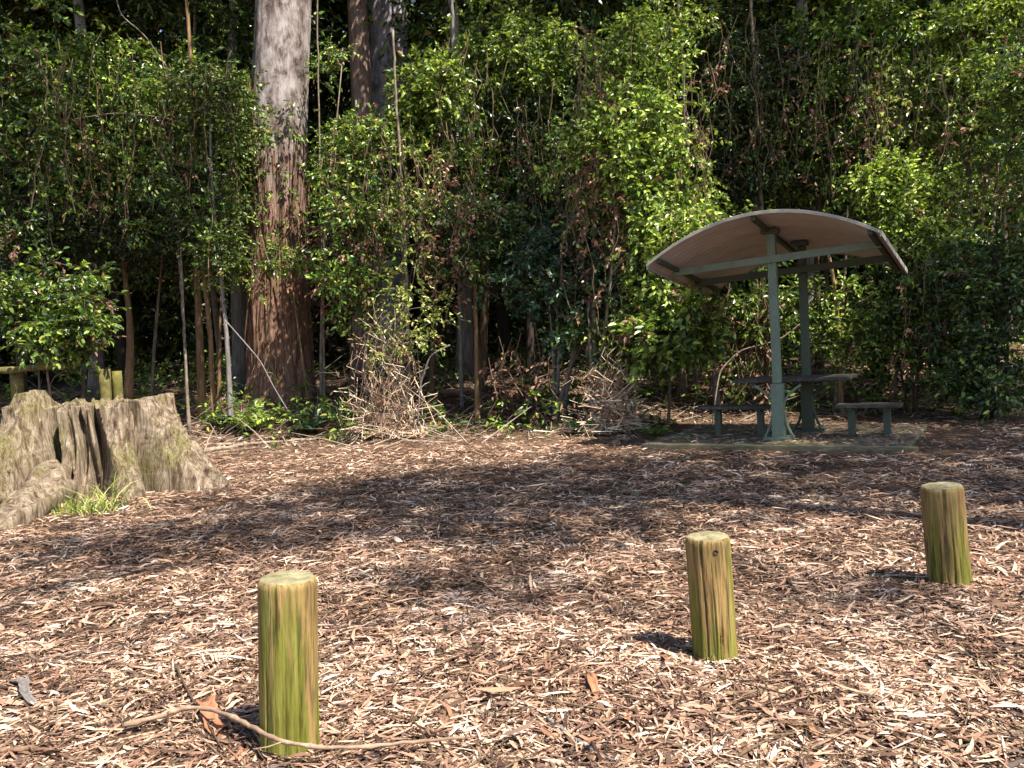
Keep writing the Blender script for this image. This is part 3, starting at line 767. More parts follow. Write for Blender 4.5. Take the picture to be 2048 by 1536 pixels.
TR = [
 # front edge, from the rail fence to the far side of the shelter
 dict(px=95, Y=13.0, spec=[(130, 520, 720, 95, 0, 26), (60, 600, 720, 60, -.2, 8)], label='small bright-leaved bush hanging over the log rail fence', kind='mid', stem=('pale', .03), name='bush', cat='bush', per=13),
 dict(px=40, Y=15.5, spec=[(60, 60, 330, 190, 0, 60)], label='leafy tree filling the upper corner above the stump', kind='mid', stem=('dark', .09)),
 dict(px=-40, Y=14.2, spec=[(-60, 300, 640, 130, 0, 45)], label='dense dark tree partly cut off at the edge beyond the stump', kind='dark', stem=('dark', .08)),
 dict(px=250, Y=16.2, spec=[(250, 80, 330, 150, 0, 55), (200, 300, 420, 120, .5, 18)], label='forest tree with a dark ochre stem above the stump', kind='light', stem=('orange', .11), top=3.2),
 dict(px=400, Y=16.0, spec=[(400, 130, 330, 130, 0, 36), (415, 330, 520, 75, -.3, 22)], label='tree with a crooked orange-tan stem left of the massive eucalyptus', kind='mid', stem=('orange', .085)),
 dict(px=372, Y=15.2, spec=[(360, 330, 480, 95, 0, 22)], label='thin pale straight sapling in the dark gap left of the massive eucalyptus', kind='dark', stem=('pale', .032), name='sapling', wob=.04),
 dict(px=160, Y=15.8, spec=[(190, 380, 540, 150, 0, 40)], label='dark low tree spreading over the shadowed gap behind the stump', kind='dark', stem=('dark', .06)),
 dict(px=455, Y=15.2, spec=[(440, 100, 300, 50, 0, 18), (450, 440, 560, 36, -.2, 9)], label='slim leafy sapling touching the left flank of the massive eucalyptus', kind='mid', stem=('grey', .05), name='sapling', L=.11),
 dict(px=487, Y=18.6, spec=[(480, -200, 60, 100, 0, 16)], label='pale lichened trunk close behind the massive eucalyptus on its left', kind='dark', stem=('grey', .22)),
 dict(px=640, Y=16.4, spec=[(685, 210, 420, 52, 0, 28), (660, 60, 150, 25, .6, 4)], label='leafy green-stemmed sapling touching the right flank of the massive eucalyptus', kind='mid', stem=('pale', .035), name='sapling', wob=.05),
 dict(px=615, Y=16.2, spec=[(575, 490, 545, 50, -.2, 4)], label='ochre pole sapling in front of the shaggy eucalyptus base', kind='mid', stem=('orange', .032), top=3.2, name='sapling', wob=.03),
 dict(px=800, Y=15.6, spec=[(862, 120, 260, 58, 0, 24), (770, 230, 330, 75, 0, 20)], label='tall thin pale-stemmed sapling with a vivid green top beneath the twin far trunks', kind='light', stem=('pale', .042), name='sapling', wob=.03, L=.11),
 dict(px=700, Y=15.4, spec=[(730, 330, 520, 85, 0, 34), (690, 480, 640, 50, -.4, 16)], label='glossy green bush just right of the massive eucalyptus', kind='mid', stem=('brown', .04), name='bush', cat='bush', L=.11),
 dict(px=860, Y=16.4, spec=[(880, 260, 470, 100, 0, 42)], label='bushy tree between the pale sapling and the dark middle of the forest', kind='mid', stem=('brown', .07)),
 dict(px=960, Y=17.0, spec=[(1020, 20, 190, 130, -.5, 40)], label='tree with a bright yellow-green top at the upper middle', kind='light', stem=('brown', .10)),
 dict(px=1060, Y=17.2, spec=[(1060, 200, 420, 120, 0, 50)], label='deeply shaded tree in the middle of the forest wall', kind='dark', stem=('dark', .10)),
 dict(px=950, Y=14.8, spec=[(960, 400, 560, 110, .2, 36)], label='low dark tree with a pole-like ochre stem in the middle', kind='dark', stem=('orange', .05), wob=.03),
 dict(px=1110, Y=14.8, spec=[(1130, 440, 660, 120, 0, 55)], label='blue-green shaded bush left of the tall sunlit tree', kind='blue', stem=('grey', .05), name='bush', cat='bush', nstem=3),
 dict(px=1190, Y=14.0, spec=[(1240, 170, 420, 110, 0, 60), (1330, 380, 560, 95, 0, 42), (1270, 30, 170, 90, .3, 22)], label='tall sunlit pale-leaved tree left of the picnic shelter', kind='light', stem=('pale', .06), nstem=3, L=.11),
 dict(px=1330, Y=13.4, spec=[(1340, 560, 720, 85, 0, 34)], label='broad-leaved bright bush under the low end of the shelter roof', kind='light', stem=('brown', .03), name='bush', cat='bush', L=.13, ratio=.5),
 dict(px=1366, Y=16.0, spec=[(1340, 0, 90, 70, 0, 14), (1300, 100, 240, 80, .2, 16)], label='pale-stemmed tree high behind the tall sunlit tree', kind='light', stem=('pale', .06)),
 dict(px=1515, Y=17.0, spec=[(1530, 60, 270, 110, 0, 46), (1480, 280, 400, 90, 0, 26)], label='dark tree with a pale stem standing behind the shelter roof peak', kind='dark', stem=('pale', .07)),
 dict(px=1640, Y=17.6, spec=[(1660, 120, 330, 120, 0, 50), (1600, 330, 420, 80, 0, 18)], label='shaded tree behind the right half of the shelter roof', kind='mid', stem=('brown', .08)),
 dict(px=1755, Y=16.6, spec=[(1720, 0, 160, 120, 0, 36)], label='tree with a leaning black stem beyond the shelter', kind='mid', stem=('dark', .08)),
 dict(px=1790, Y=14.4, spec=[(1790, 330, 430, 75, 0, 20), (1830, 430, 530, 95, 0, 30)], label='vivid yellow-green sapling over the right end of the shelter roof', kind='light', stem=('pale', .035), name='sapling', L=.11),
 dict(px=1940, Y=15.0, spec=[(1930, 120, 300, 110, 0, 42), (1960, 0, 100, 100, 0, 22)], label='vine-hung tree at the upper edge beyond the shelter', kind='light', stem=('pale', .055), nstem=2),
 dict(px=1945, Y=16.5, spec=[(1900, 300, 460, 90, .5, 26)], label='pale-poled tree between the vivid sapling and the vine-hung tree', kind='mid', stem=('pale', .05), wob=.03),
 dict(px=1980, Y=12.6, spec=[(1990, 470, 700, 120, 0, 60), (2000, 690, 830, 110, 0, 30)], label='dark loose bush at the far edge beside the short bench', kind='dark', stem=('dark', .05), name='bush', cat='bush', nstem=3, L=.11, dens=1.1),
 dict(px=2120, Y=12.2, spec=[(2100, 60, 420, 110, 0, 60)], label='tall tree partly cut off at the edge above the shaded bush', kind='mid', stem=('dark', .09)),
 dict(px=1830, Y=14.0, spec=[(1840, 540, 760, 100, 0, 46)], label='green thicket bush behind the short bench', kind='mid', stem=('brown', .04), name='bush', cat='bush', nstem=3),
 dict(px=1670, Y=14.4, spec=[(1700, 570, 740, 80, 0, 32)], label='bush around the bare ochre pole seen between shelter post and short bench', kind='light', stem=('pale', .045), top=3.4, name='bush', cat='bush', wob=.04),
 dict(px=1530, Y=14.6, spec=[(1530, 560, 700, 90, .2, 26)], label='straggly brown-tinged bush behind the shelter posts', kind='mid', stem=('brown', .05), name='bush', cat='bush'),
 dict(px=1430, Y=15.2, spec=[(1430, 430, 560, 110, 0, 36)], label='leafy tree seen just beneath the low end of the shelter roof', kind='mid', stem=('grey', .06)),
 dict(px=1105, Y=14.4, spec=[(1180, 620, 700, 60, 0, 10)], label='knee-high leafless-footed sapling in front of the blue-green bush', kind='mid', stem=('pale', .04), top=1.9, name='sapling', wob=.05),
 dict(px=430, Y=17.0, spec=[(420, 380, 480, 80, 0, 16)], label='brown double-stemmed sapling in the dark gap nearest the massive eucalyptus', kind='dark', stem=('orange', .06), nstem=2, name='sapling', wob=.03),
 dict(px=300, Y=17.5, spec=[(310, 400, 540, 110, 0, 24)], label='thin forked sapling in the dark gap behind the bush over the rail', kind='dark', stem=('pale', .035), name='sapling', nstem=2),
 # beyond the frame at both sides
 dict(px=-260, Y=14.5, spec=[(-280, 0, 600, 180, 0, 80)], label='dense tree standing outside the view beyond the stump', kind='dark', stem=('dark', .1)),
 dict(px=2330, Y=13.5, spec=[(2330, 0, 640, 180, 0, 90)], label='dense tree standing outside the view beyond the shaded bush', kind='dark', stem=('dark', .1)),
]
for i, t in enumerate(TR): make_tree(seed=i * 7 + 1, **t)

# vines and tangles ------------------------------------------------------------
def trunk_vine():
    g = np.random.default_rng(44); mb = MB(); o = Vector(pb)
    R = 60 * sp_
    for s in range(5):
        a0 = g.uniform(-PI, 0); n = 26; t = np.linspace(0, 1, n); a = a0 + .8 * np.sin(t * 3 + s)
        z = 1.2 + 5.2 * t; rr = R + .06 - .02 * t
        tube(mb, np.stack([.074 * z + np.cos(a) * rr, np.sin(a) * rr, z], 1), .014, 5, 1, cap=False)
    n = 80; a = g.uniform(-PI * 1.05, PI * .05, n); z = 2.0 + 3.9 * g.beta(2, 2, n)
    cen = np.stack([.074 * z + np.cos(a) * (R + .05), np.sin(a) * (R + .05), z], 1)
    keep = vn(cen, 1.3, 3) + .25 * g.random(n) > .52; cen = cen[keep]
    sprays(mb, cen, np.full(len(cen), .08), 4, .085, .5, (.1, .26), 6, .6, .003, g)
    tag(mb.build('climbing_vine', [LM['mid'], twig_m], loc=o), 'leafy creeper clinging to the middle of the massive eucalyptus trunk', 'vine')
trunk_vine()
straw_m = leaf_mat('dry_straw_strands', [(0, (.10, .07, .045)), (.4, (.26, .19, .12)), (.8, (.46, .37, .25)), (1, (.60, .52, .38))], .15, .7, (1, .9, .7))
def tangle(px, Y, top_py, base_w, n, label, seed, leafy=0, kind='yellow'):
    g = np.random.default_rng(seed); b = at(px, 800, Y); b.z = tz(b.x, b.y); top = at(px, top_py, Y).z - b.z
    mb = MB(); w = base_w * Y / F_PX
    for i in range(n):
        a = g.uniform(0, 2 * PI); rr = w * g.uniform(.2, 1); m_ = 7; t = np.linspace(0, 1, m_)
        sx, sy = g.normal(0, w * .55, 2); h = top * g.uniform(.1, 1) ** 1.7 * math.exp(-abs(sx) / w * .8)
        X = sx * (1 - t) + math.cos(a) * rr * t ** 1.5 + g.normal(0, .09, m_); Yy = sy * (1 - t) + math.sin(a) * rr * .7 * t ** 1.5 + g.normal(0, .07, m_)
        Z = h * (1 - t ** 1.3) + .02 + np.abs(g.normal(0, .05, m_))
        tube(mb, np.stack([X, Yy, Z], 1), g.uniform(.003, .009), 3, 0, cap=False)
    m2 = n // 4; A_ = np.stack([g.normal(0, w * .5, m2), g.normal(0, w * .35, m2), g.random(m2) * top * .75], 1)
    tubes3(mb, A_, A_ + g.normal(size=(m2, 3)) * w * .28, g.uniform(.003, .008, m2), 0, .08, gen=g)
    k = 420; P = np.stack([g.normal(0, w * .4, k), g.normal(0, w * .3, k), g.random(k) ** 1.5 * top * .7], 1)
    leaves(mb, P, g.normal(size=(k, 3)) + np.array([0, 0, -.8]), g.normal(size=(k, 3)) + .01, g.uniform(.06, .14, k), .03, 1)
    if leafy:
        cen = np.stack([g.normal(0, w * .45, leafy), g.normal(0, w * .3, leafy), top * g.uniform(.55, 1.05, leafy)], 1)
        sprays(mb, cen, np.full(leafy, .22), 6, .09, .45, (.2, .45), 8, .3, .003, g)
        for q in range(len(mb.qm)): pass
    root = mb.build('vine_tangle', [straw_m, LM['dry'], LM[kind]], loc=b)
    return tag(root, label, 'vine tangle')
tangle(775, 14.0, 580, 95, 170, 'tall pale heap of dry vines with a leafy tip, right of the massive eucalyptus', 1)
tangle(1225, 13.5, 680, 75, 190, 'small heap of dry sunlit vines at the foot of the tall sunlit tree', 2)
make_tree(830, 13.9, [(800, 560, 640, 60, 0, 14), (850, 600, 690, 50, 0, 12), (790, 640, 740, 40, 0, 8)], 'light green scrambling shrub growing out of the dry vine heap', 'yellow', ('pale', .018), seed=301, name='shrub', cat='shrub', L=.075, nstem=3, dens=.75, per=7, cr_=(.1, .5))
# hanging lianas on the right
def liana(pts, Y, r, label, seed=0, m='pale'):
    g = np.random.default_rng(seed); P = np.array([tuple(at(a, b, Y + g.normal(0, .08))) for a, b in pts])
    t = np.linspace(0, len(P) - 1, len(P) * 6); Q = np.stack([np.interp(t, np.arange(len(P)), P[:, k]) for k in range(3)], 1)
    for _ in range(3): Q[1:-1] = (Q[:-2] + Q[1:-1] * 2 + Q[2:]) / 4
    o = Q[0].copy(); mb = MB(); tube(mb, Q - o, r, 6)
    return tag(mb.build('liana', BM[m], smooth=True, loc=tuple(o)), label, 'vine')
liana([(1850, 190), (1862, 150), (1885, 150), (1880, 180), (1858, 175), (1868, 210), (1890, 230), (1905, 290), (1900, 420), (1890, 560), (1890, 800)], 14.6, .014, 'looped pale liana high over the right end of the shelter roof', 1)
liana([(1960, -60), (1975, 60), (1965, 140), (1930, 200), (1935, 330), (1950, 520), (1945, 800)], 14.7, .016, 'straight hanging pale liana near the upper edge beyond the shelter', 2)
liana([(225, -40), (240, 30), (290, 70), (345, 150), (400, 260), (450, 420), (455, 560)], 15.4, .010, 'long pale liana slanting across the leaves left of the massive eucalyptus', 3)
liana([(1610, 640), (1560, 680), (1480, 700), (1440, 740), (1430, 800), (1425, 850)], 13.9, .012, 'thin bent dead vine between the low end of the roof and the left-hand bench', 4)
liana([(900, 690), (860, 710), (840, 770), (835, 850)], 13.6, .014, 'forked-looking pale stick rising from the right side of the dry vine heap', 5, 'grey')
liana([(150, 560), (120, 560), (95, 590), (80, 640), (75, 700), (80, 800)], 12.9, .014, 'arched bare pale stem in the bush over the rail fence', 6, 'grey')
liana([(450, 640), (520, 720), (545, 770), (575, 820)], 14.6, .011, 'grey stick leaning against the foot of the massive eucalyptus', 7, 'grey')
liana([(375, 250), (330, 235), (230, 225), (140, 240)], 15.0, .009, 'nearly level pale dead branch among the leaves above the stump', 8, 'pale')

def stem(pts, Y, r, label, m='pale'):
    P = np.array([tuple(at(a, b, Y)) for a, b in pts]); q = P[-1]; P[-1][2] = tz(q[0], q[1]) - .05
    t = np.linspace(0, len(P) - 1, len(P) * 6); Q = np.stack([np.interp(t, np.arange(len(P)), P[:, k]) for k in range(3)], 1)
    for _ in range(3): Q[1:-1] = (Q[:-2] + Q[1:-1] * 2 + Q[2:]) / 4
    Q[1:-1, :2] += rng.normal(0, .006, (len(Q) - 2, 2)); o = Q[-1].copy(); mb = MB(); tube(mb, Q - o, np.linspace(r * .6, r, len(Q)) * (1 + .08 * np.sin(np.arange(len(Q)) * 2.1)), 8)
    return tag(mb.build('bare_sapling', BM[m], smooth=True, loc=tuple(o)), label, 'sapling')
stem([(786, 60), (792, 190), (800, 300), (806, 420), (812, 540), (818, 800)], 14.7, .03, 'bright pale bare stem rising above the dry vine heap', 'pale')
stem([(634, -60), (636, 150), (641, 420), (645, 520), (648, 810)], 16.0, .02, 'thin pale bare stem close to the right flank of the massive eucalyptus')
stem([(368, -90), (385, 205), (392, 320), (405, 520), (418, 640), (425, 790)], 15.6, .05, 'crooked tan stem with peeling bark in the leaves left of the massive eucalyptus', 'orange')
stem([(340, 150), (352, 440), (362, 560), (370, 700), (374, 790)], 15.6, .026, 'slim pale stem standing in the dark gap left of the crooked tan stem')
stem([(712, 200), (720, 380), (724, 500), (728, 620), (732, 810)], 15.6, .022, 'thin grey stem between the massive eucalyptus and the dry vine heap', 'grey')
stem([(940, 250), (948, 540), (952, 660), (958, 820)], 15.6, .045, 'ochre bare stem in the dark middle of the forest edge', 'orange')
stem([(1098, 420), (1106, 620), (1108, 700), (1112, 830)], 15.4, .03, 'short pale stem standing below the blue-green bush')
stem([(1176, 600), (1180, 700), (1186, 840)], 13.9, .03, 'pale stem just left of the small sunlit vine heap')
stem([(1350, -80), (1360, 60), (1366, 160), (1372, 300), (1385, 600), (1395, 830)], 16.2, .04, 'tall pale bare stem between the sunlit tree and the shelter roof', 'grey')
stem([(1500, -60), (1512, 230), (1518, 330), (1524, 420), (1535, 830)], 16.6, .05, 'pale patchy stem rising from behind the shelter roof peak')
stem([(1690, -60), (1720, 170), (1745, 260), (1762, 350), (1775, 830)], 16.2, .07, 'leaning blackish stem above the right half of the shelter roof', 'dark')
stem([(1930, 60), (1938, 310), (1942, 400), (1950, 830)], 15.2, .03, 'straight pale stem over the shaded bush')
stem([(1652, 480), (1664, 540), (1674, 620), (1682, 760), (1684, 840)], 14.2, .045, 'ochre bare stem seen between the shelter post and the short bench', 'orange')
stem([(900, -80), (905, 20), (908, 120), (914, 300), (925, 830)], 16.0, .04, 'faint grey stem right of the twin far trunks', 'grey')

# curtains of hanging vines: wavy strands with leaves all the way down
def vine_curtain(px0, px1, py0, py1, Y, n, kind, label, seed, L=.09, per=2):
    g = np.random.default_rng(seed); a = at((px0 + px1) / 2, (py0 + py1) / 2, Y); a.z = tz(a.x, a.y); mb = MB(); cen = []; dry = []
    for i in range(n):
        px = g.uniform(px0, px1); t0 = g.uniform(py0, py0 + (py1 - py0) * .45); t1 = g.uniform(t0 + 60, py1 + 20); YY = Y + g.uniform(-.45, .45)
        m_ = max(4, int((t1 - t0) / 22)); t = np.linspace(0, 1, m_); ph = g.uniform(0, 6)
        P = np.array([tuple(at(px + 12 * math.sin(q * 5 + ph) + 18 * (q - .5) * math.sin(ph), t0 + (t1 - t0) * q, YY) - a) for q in t])
        P[:, 2] = np.maximum(P[:, 2], .03); P += g.normal(0, .025, P.shape)
        tube(mb, P, g.uniform(.004, .011), 4, 1, cap=False)
        (dry if g.random() < .16 else cen).append(P[1:] + g.normal(0, .06, P[1:].shape))
    for c, lm in ((cen, 0), (dry, 2)):
        if c:
            c = np.concatenate(c); c = c[g.random(len(c)) < .62]; sprays(mb, c, np.full(len(c), .07), per, L, .5, (.1, .34), 7, .7, .002, g, lm=lm)
    tag(mb.build('vine_curtain', [LM[kind], twig_m, LM['dry']], loc=a), label, 'vines')
for k_, v in enumerate([
    (640, 760, 200, 640, 15.2, 20, 'mid', 'vines hanging between the massive eucalyptus and the bright pale stem'),
    (745, 880, 230, 600, 14.5, 22, 'yellow', 'olive vines draped above the dry vine heap'),
    (880, 1010, 60, 520, 15.4, 24, 'mid', 'vines falling from the bright yellow-green treetop'),
    (1010, 1170, 120, 600, 15.6, 26, 'dark', 'dark vine curtain in the shaded middle of the forest wall'),
    (1150, 1290, 40, 640, 13.8, 34, 'yellow', 'thick sunlit vine curtain on the near side of the tall sunlit tree'),
    (1280, 1420, 120, 520, 14.0, 30, 'light', 'pale green vine curtain between the sunlit tree and the roof peak'),
    (1410, 1560, 20, 420, 16.0, 26, 'dark', 'shadowy vines hanging behind the left slope of the roof'),
    (1560, 1720, 60, 420, 15.8, 26, 'mid', 'vines hanging behind the roof peak'),
    (1740, 1880, 60, 420, 14.9, 22, 'yellow', 'olive vines below the looped pale liana'),
    (1880, 2060, 60, 480, 14.2, 30, 'light', 'bright vines spilling down at the upper edge beyond the shelter'),
    (0, 150, 40, 520, 14.6, 24, 'mid', 'vines hanging above the log rail fence'),
    (150, 330, 60, 470, 15.0, 26, 'mid', 'slender vines hanging above the shadowed gap behind the stump'),
    (330, 470, 80, 560, 15.1, 20, 'mid', 'vines around the crooked tan stem'),
    (1180, 1290, 560, 800, 13.7, 10, 'yellow', 'short straggling vines above the small sunlit vine heap'),
    (1800, 1960, 480, 800, 13.3, 20, 'mid', 'vines over the green thicket behind the short bench'),
    (1420, 1560, 560, 780, 14.3, 14, 'mid', 'thin vines behind the front shelter post'),
    (645, 770, 320, 640, 14.9, 12, 'dry', 'brown dead vines between the massive eucalyptus and the bright pale stem'),
    (830, 960, 300, 640, 14.3, 14, 'dry', 'tattered brown dead vines right of the bright pale stem'),
    (1120, 1230, 230, 640, 13.7, 12, 'dry', 'rusty dead vines on the shaded side of the tall sunlit tree'),
    (1440, 1560, 560, 800, 14.0, 8, 'dry', 'dry brown vine scraps behind the front shelter post'),
    (960, 1120, 640, 830, 14.2, 10, 'dry', 'low dead brown vines at the foot of the dark middle of the forest'),
    (500, 640, 470, 560, 16.0, 6, 'mid', 'leafy vine tips hanging in front of the shaggy eucalyptus base'),
    ]): vine_curtain(*v, seed=500 + k_)

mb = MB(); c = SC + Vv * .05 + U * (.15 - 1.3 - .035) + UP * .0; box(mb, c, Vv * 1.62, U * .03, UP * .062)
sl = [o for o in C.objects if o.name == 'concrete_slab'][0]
bev(mb.build('lit_slab_edge', bark_mat('lit_edge_tan', (.07, .055, .03), (.20, .165, .095), (.34, .29, .18), (2, 2, 9), .3), sl), .008)  # tan front strip added; its lighter colour paints in the slab's sunlit rim

# ferns ------------------------------------------------------------------------
def frond_mesh(L, seed, mt):
    g = np.random.default_rng(seed); mb = MB(); n = 22; t = np.linspace(0, 1, n)
    P = np.stack([L * t * .92, 0 * t, L * (.75 * t - .72 * t ** 2)], 1)
    tube(mb, P, np.linspace(.006, .002, n), 4, 1, cap=False)
    for s in (-1, 1):
        w = L * .26 * np.sin(np.clip(t * 1.05, 0, 1) * PI) ** .7 * (1 - .3 * t) + .01
        D = np.stack([np.full(n, .35), np.full(n, float(s)), np.full(n, -.2)], 1)
        leaves(mb, P[2:], D[2:], np.tile([0, 0, 1.0], (n - 2, 1)) + g.normal(size=(n - 2, 3)) * .12, w[2:], L * .05, 0, .2, gen=g)
    return mb.mesh('frond', [mt, twig_m])
fr = {k: [frond_mesh(.62, s, LM[k]) for s in (1, 2)] for k in ('light', 'blue', 'mid')}
def fern(px, py, s, kind, label, seed, n=9, name='fern', cat='fern'):
    g = random.Random(seed); b = G(px, py)
    root = empty(name, b, label, cat)
    for i in range(n):
        o = link('frond', fr[kind][i % 2], root); o.rotation_euler = (g.uniform(-.2, .2), g.uniform(-.75, -.05), i / n * 2 * PI + g.uniform(-.3, .3)); o.scale = (s * g.uniform(.75, 1.15),) * 3
fern(500, 862, 1.25, 'light', 'bright green fern at the foot of the massive eucalyptus', 1, 12)
fern(445, 850, .9, 'mid', 'darker fern between the stump and the bright green fern', 2)
fern(622, 868, .95, 'blue', 'small grey-green fern right of the bright green fern', 3, 11)
fern(885, 868, .5, 'light', 'tiny fern at the right foot of the dry vine heap', 4, 7)
fern(1165, 872, .7, 'blue', 'dark blue-green fern left of the small sunlit vine heap', 5)
fern(1310, 874, .6, 'mid', 'low fern just left of the concrete slab', 6)
# grass tussock at the stump
def tussock(px, py, n, L, label, seed, mt, spread=.2):
    g = np.random.default_rng(seed); b = G(px, py); mb = MB()
    a = g.uniform(0, 2 * PI, n); sp = g.uniform(.1, 1, n); l = L * g.uniform(.5, 1.1, n)
    P = np.stack([g.normal(0, spread, n), g.normal(0, spread * .6, n), np.full(n, -.01)], 1)
    D = np.stack([np.cos(a) * sp, np.sin(a) * sp, np.full(n, 1.1)], 1)
    blades(mb, P, D, l, .010, 0, .45, gen=g)
    return tag(mb.build('grass_tussock', [mt], loc=b), label, 'grass tussock')
tussock(140, 1030, 330, .34, 'green grass tussock in front of the stump', 3, LM['yellow'], .24)
tussock(205, 1020, 40, .75, 'tall thin grass blades leaning against the stump front', 4, LM['yellow'], .14)
tussock(320, 985, 40, .4, 'sparse yellow grass by the right buttress of the stump', 5, LM['yellow'], .1)

# low growth along the forest edge -----------------------------------------------
g = np.random.default_rng(77); mb = MB()
n = 16000; x = g.uniform(-9, 11, n); y = g.uniform(12.7, 15.2, n)
keep = (vn(np.stack([x, y, x * 0], 1), 1.1, 7) > .5) & ~((np.abs(x - 3.7) < 2.2) & (y < 13.3)) & ~((x < -3.4) & (y < 13.4)); x = x[keep]; y = y[keep]; n = len(x)
a = g.uniform(0, 2 * PI, n); D = np.stack([np.cos(a) * 1.1, np.sin(a) * 1.1, np.full(n, .7)], 1)
blades(mb, np.stack([x, y, terrain(x, y) - .01], 1), D, g.uniform(.06, .20, n), .008, 0, .6, gen=g)
grass_m = leaf_mat('mixed_grass', [(0, (.03, .06, .012)), (.35, (.07, .10, .022)), (.6, (.17, .14, .06)), (1, (.30, .24, .14))], .2, .6, (1.2, 1.2, .7))
tag(mb.build('grass', [grass_m]), 'thin mixed green and straw grass along the forest edge', 'grass', kind='stuff')
mb = MB(); n = 700; x = g.uniform(-12, 13, n); y = g.uniform(13.9, 24, n); keep = vn(np.stack([x, y, x * 0], 1), .9, 3) > .42; x = x[keep]; y = y[keep]
cen = np.stack([x, y, terrain(x, y) + g.uniform(.1, .5, len(x))], 1)
sprays(mb, cen, np.full(len(x), .25), 5, .13, .4, (.25, .5), 8, .3, .003, g)
tag(mb.build('undergrowth', [LM['mid'], twig_m]), 'low leafy undergrowth on the forest floor behind the clearing', 'undergrowth', kind='stuff')
mb = MB(); n = 1300; y = g.uniform(12.8, 20, n); x = g.uniform(-11, 12, n); a = g.uniform(0, PI, n); L = g.uniform(.3, 1.5, n)
D = np.stack([np.cos(a), np.sin(a), np.abs(g.normal(0, .35, n))], 1); D = nrm(D); P = np.stack([x, y, terrain(x, y) + .02], 1)
ok = ~((np.abs(x - 3.7) < 2.6) & (y < 13.7)); P = P[ok]; D = D[ok]; L = L[ok]
tubes3(mb, P, P + D * L[:, None], g.uniform(.004, .014, len(P)), 0, .05, gen=g)
dead_m = bark_mat('dead_stick', (.10, .07, .05), (.26, .20, .15), (.44, .37, .30), (4, 4, 4))
tag(mb.build('fallen_sticks', [dead_m]), 'dead sticks lying and leaning through the forest edge', 'sticks', kind='stuff')

# background forest: shared crowns --------------------------------------------------
def blob_crown(seed, kind, R=1.6, Hh=2.6, nc=75, per=9, L=.19):
    g = np.random.default_rng(seed); d = nrm(g.normal(size=(nc, 3))) * g.random((nc, 1)) ** .4; mb = MB()
    sprays(mb, d * np.array([R, R, Hh]), g.uniform(.35, .6, nc), per, L, .42, (.4, .8), 8, .35, .004, g)
    return mb.mesh('crown', [LM[kind], twig_m])
BC = [blob_crown(1, 'mid'), blob_crown(2, 'dark'), blob_crown(3, 'mid', 2.0, 2.2), blob_crown(4, 'dark', 1.8, 3.0), blob_crown(5, 'yellow')]
def pole_mesh(seed, H, r, m):
    g = np.random.default_rng(seed); mb = MB(); t = np.linspace(0, 1, 16)
    tube(mb, np.stack([.25 * np.sin(t * 3 + seed) * t, .2 * np.sin(t * 4) * t, -.2 + H * t], 1), r * (1 - .6 * t), 10)
    for i in range(8):
        a = g.uniform(0, 2 * PI); z = H * g.uniform(.4, .95); l = g.uniform(.8, 1.8)
        tube(mb, [(math.cos(a) * l * q + .25 * math.sin(z / H * 3 + seed) * z / H, math.sin(a) * l * q, z + l * .5 * q) for q in (0, .5, 1)], [r * .3, r * .2, .006], 4)
    return mb.mesh('trunk', [m], True)
PM = [pole_mesh(1, 9, .09, BM['brown']), pole_mesh(2, 10, .12, BM['grey']), pole_mesh(3, 9, .07, BM['pale']), pole_mesh(4, 11, .16, BM['dark'])]
def bg_tree(x, y, z0s, pk, rs, s, label, group, name='forest_tree'):
    gz = tz(x, y); root = empty(name, (x, y, gz), label, 'tree', group)
    o = link('trunk', PM[pk], root); o.rotation_euler = (0, 0, rs.uniform(0, 6)); o.scale = (s, s, s)
    for z, k, *dy in z0s:
        c = link('crown', BC[k], root, (rs.uniform(-.4, .4), rs.uniform(-.4, .4) + (dy[0] if dy else 0), z)); c.rotation_euler = (0, 0, rs.uniform(0, 6)); q = s * rs.uniform(.9, 1.15) * (1.2 if z > 11 and s < 1.1 else 1); c.scale = (q, q, q)
rs = random.Random(9)
for i in range(15):
    px = -350 + i * 195 + rs.uniform(-50, 50); Y = rs.uniform(19.0, 21.5)
    if 640 < px < 850: Y = 25.5
    x = (px - 1024) / F_PX * Y
    bg_tree(x, Y, [(4.6 + rs.uniform(-.5, .5), rs.choice((0, 1, 2))), (8.6 + rs.uniform(-.5, .5), rs.choice((0, 1, 3))), (12.2, 3)] + ([] if 690 < px < 1050 else [(11.8, 3, -3.6), (12.4, 1, -1.8)]), rs.randrange(4), rs, 1.0,  # high crowns added out of view to keep sun out of the forest interior
            'shadowy forest tree in the second row behind the sunlit edge', 'second row of forest trees')
for i in range(16):
    px = -500 + i * 200 + rs.uniform(-50, 50); Y = rs.uniform(24, 28)
    x = (px - 1024) / F_PX * Y
    bg_tree(x, Y, [(3.0, 1), (7.8 + rs.uniform(-.5, .5), rs.choice((0, 1, 3))), (13 + rs.uniform(-1, 1), rs.choice((0, 1, 2)))], rs.randrange(4), rs, 1.35,
            'dim tree deep in the forest behind the second row', 'deep forest trees')
# far wood: one leafy mass far behind
g = np.random.default_rng(12); mb = MB(); n = 5200
x = g.uniform(-34, 34, n); y = g.uniform(30, 42, n); z = terrain(x, y) - 1 + g.random(n) * 22
sprays(mb, np.stack([x, y, z + .8], 1), np.full(n, .9), 3, .5, .5, (.8, 1.4), 7, .3, .01, g)
tag(mb.build('far_forest', [LM['dark'], twig_m]), 'dark leafy mass of forest filling the distance', 'forest', kind='stuff')

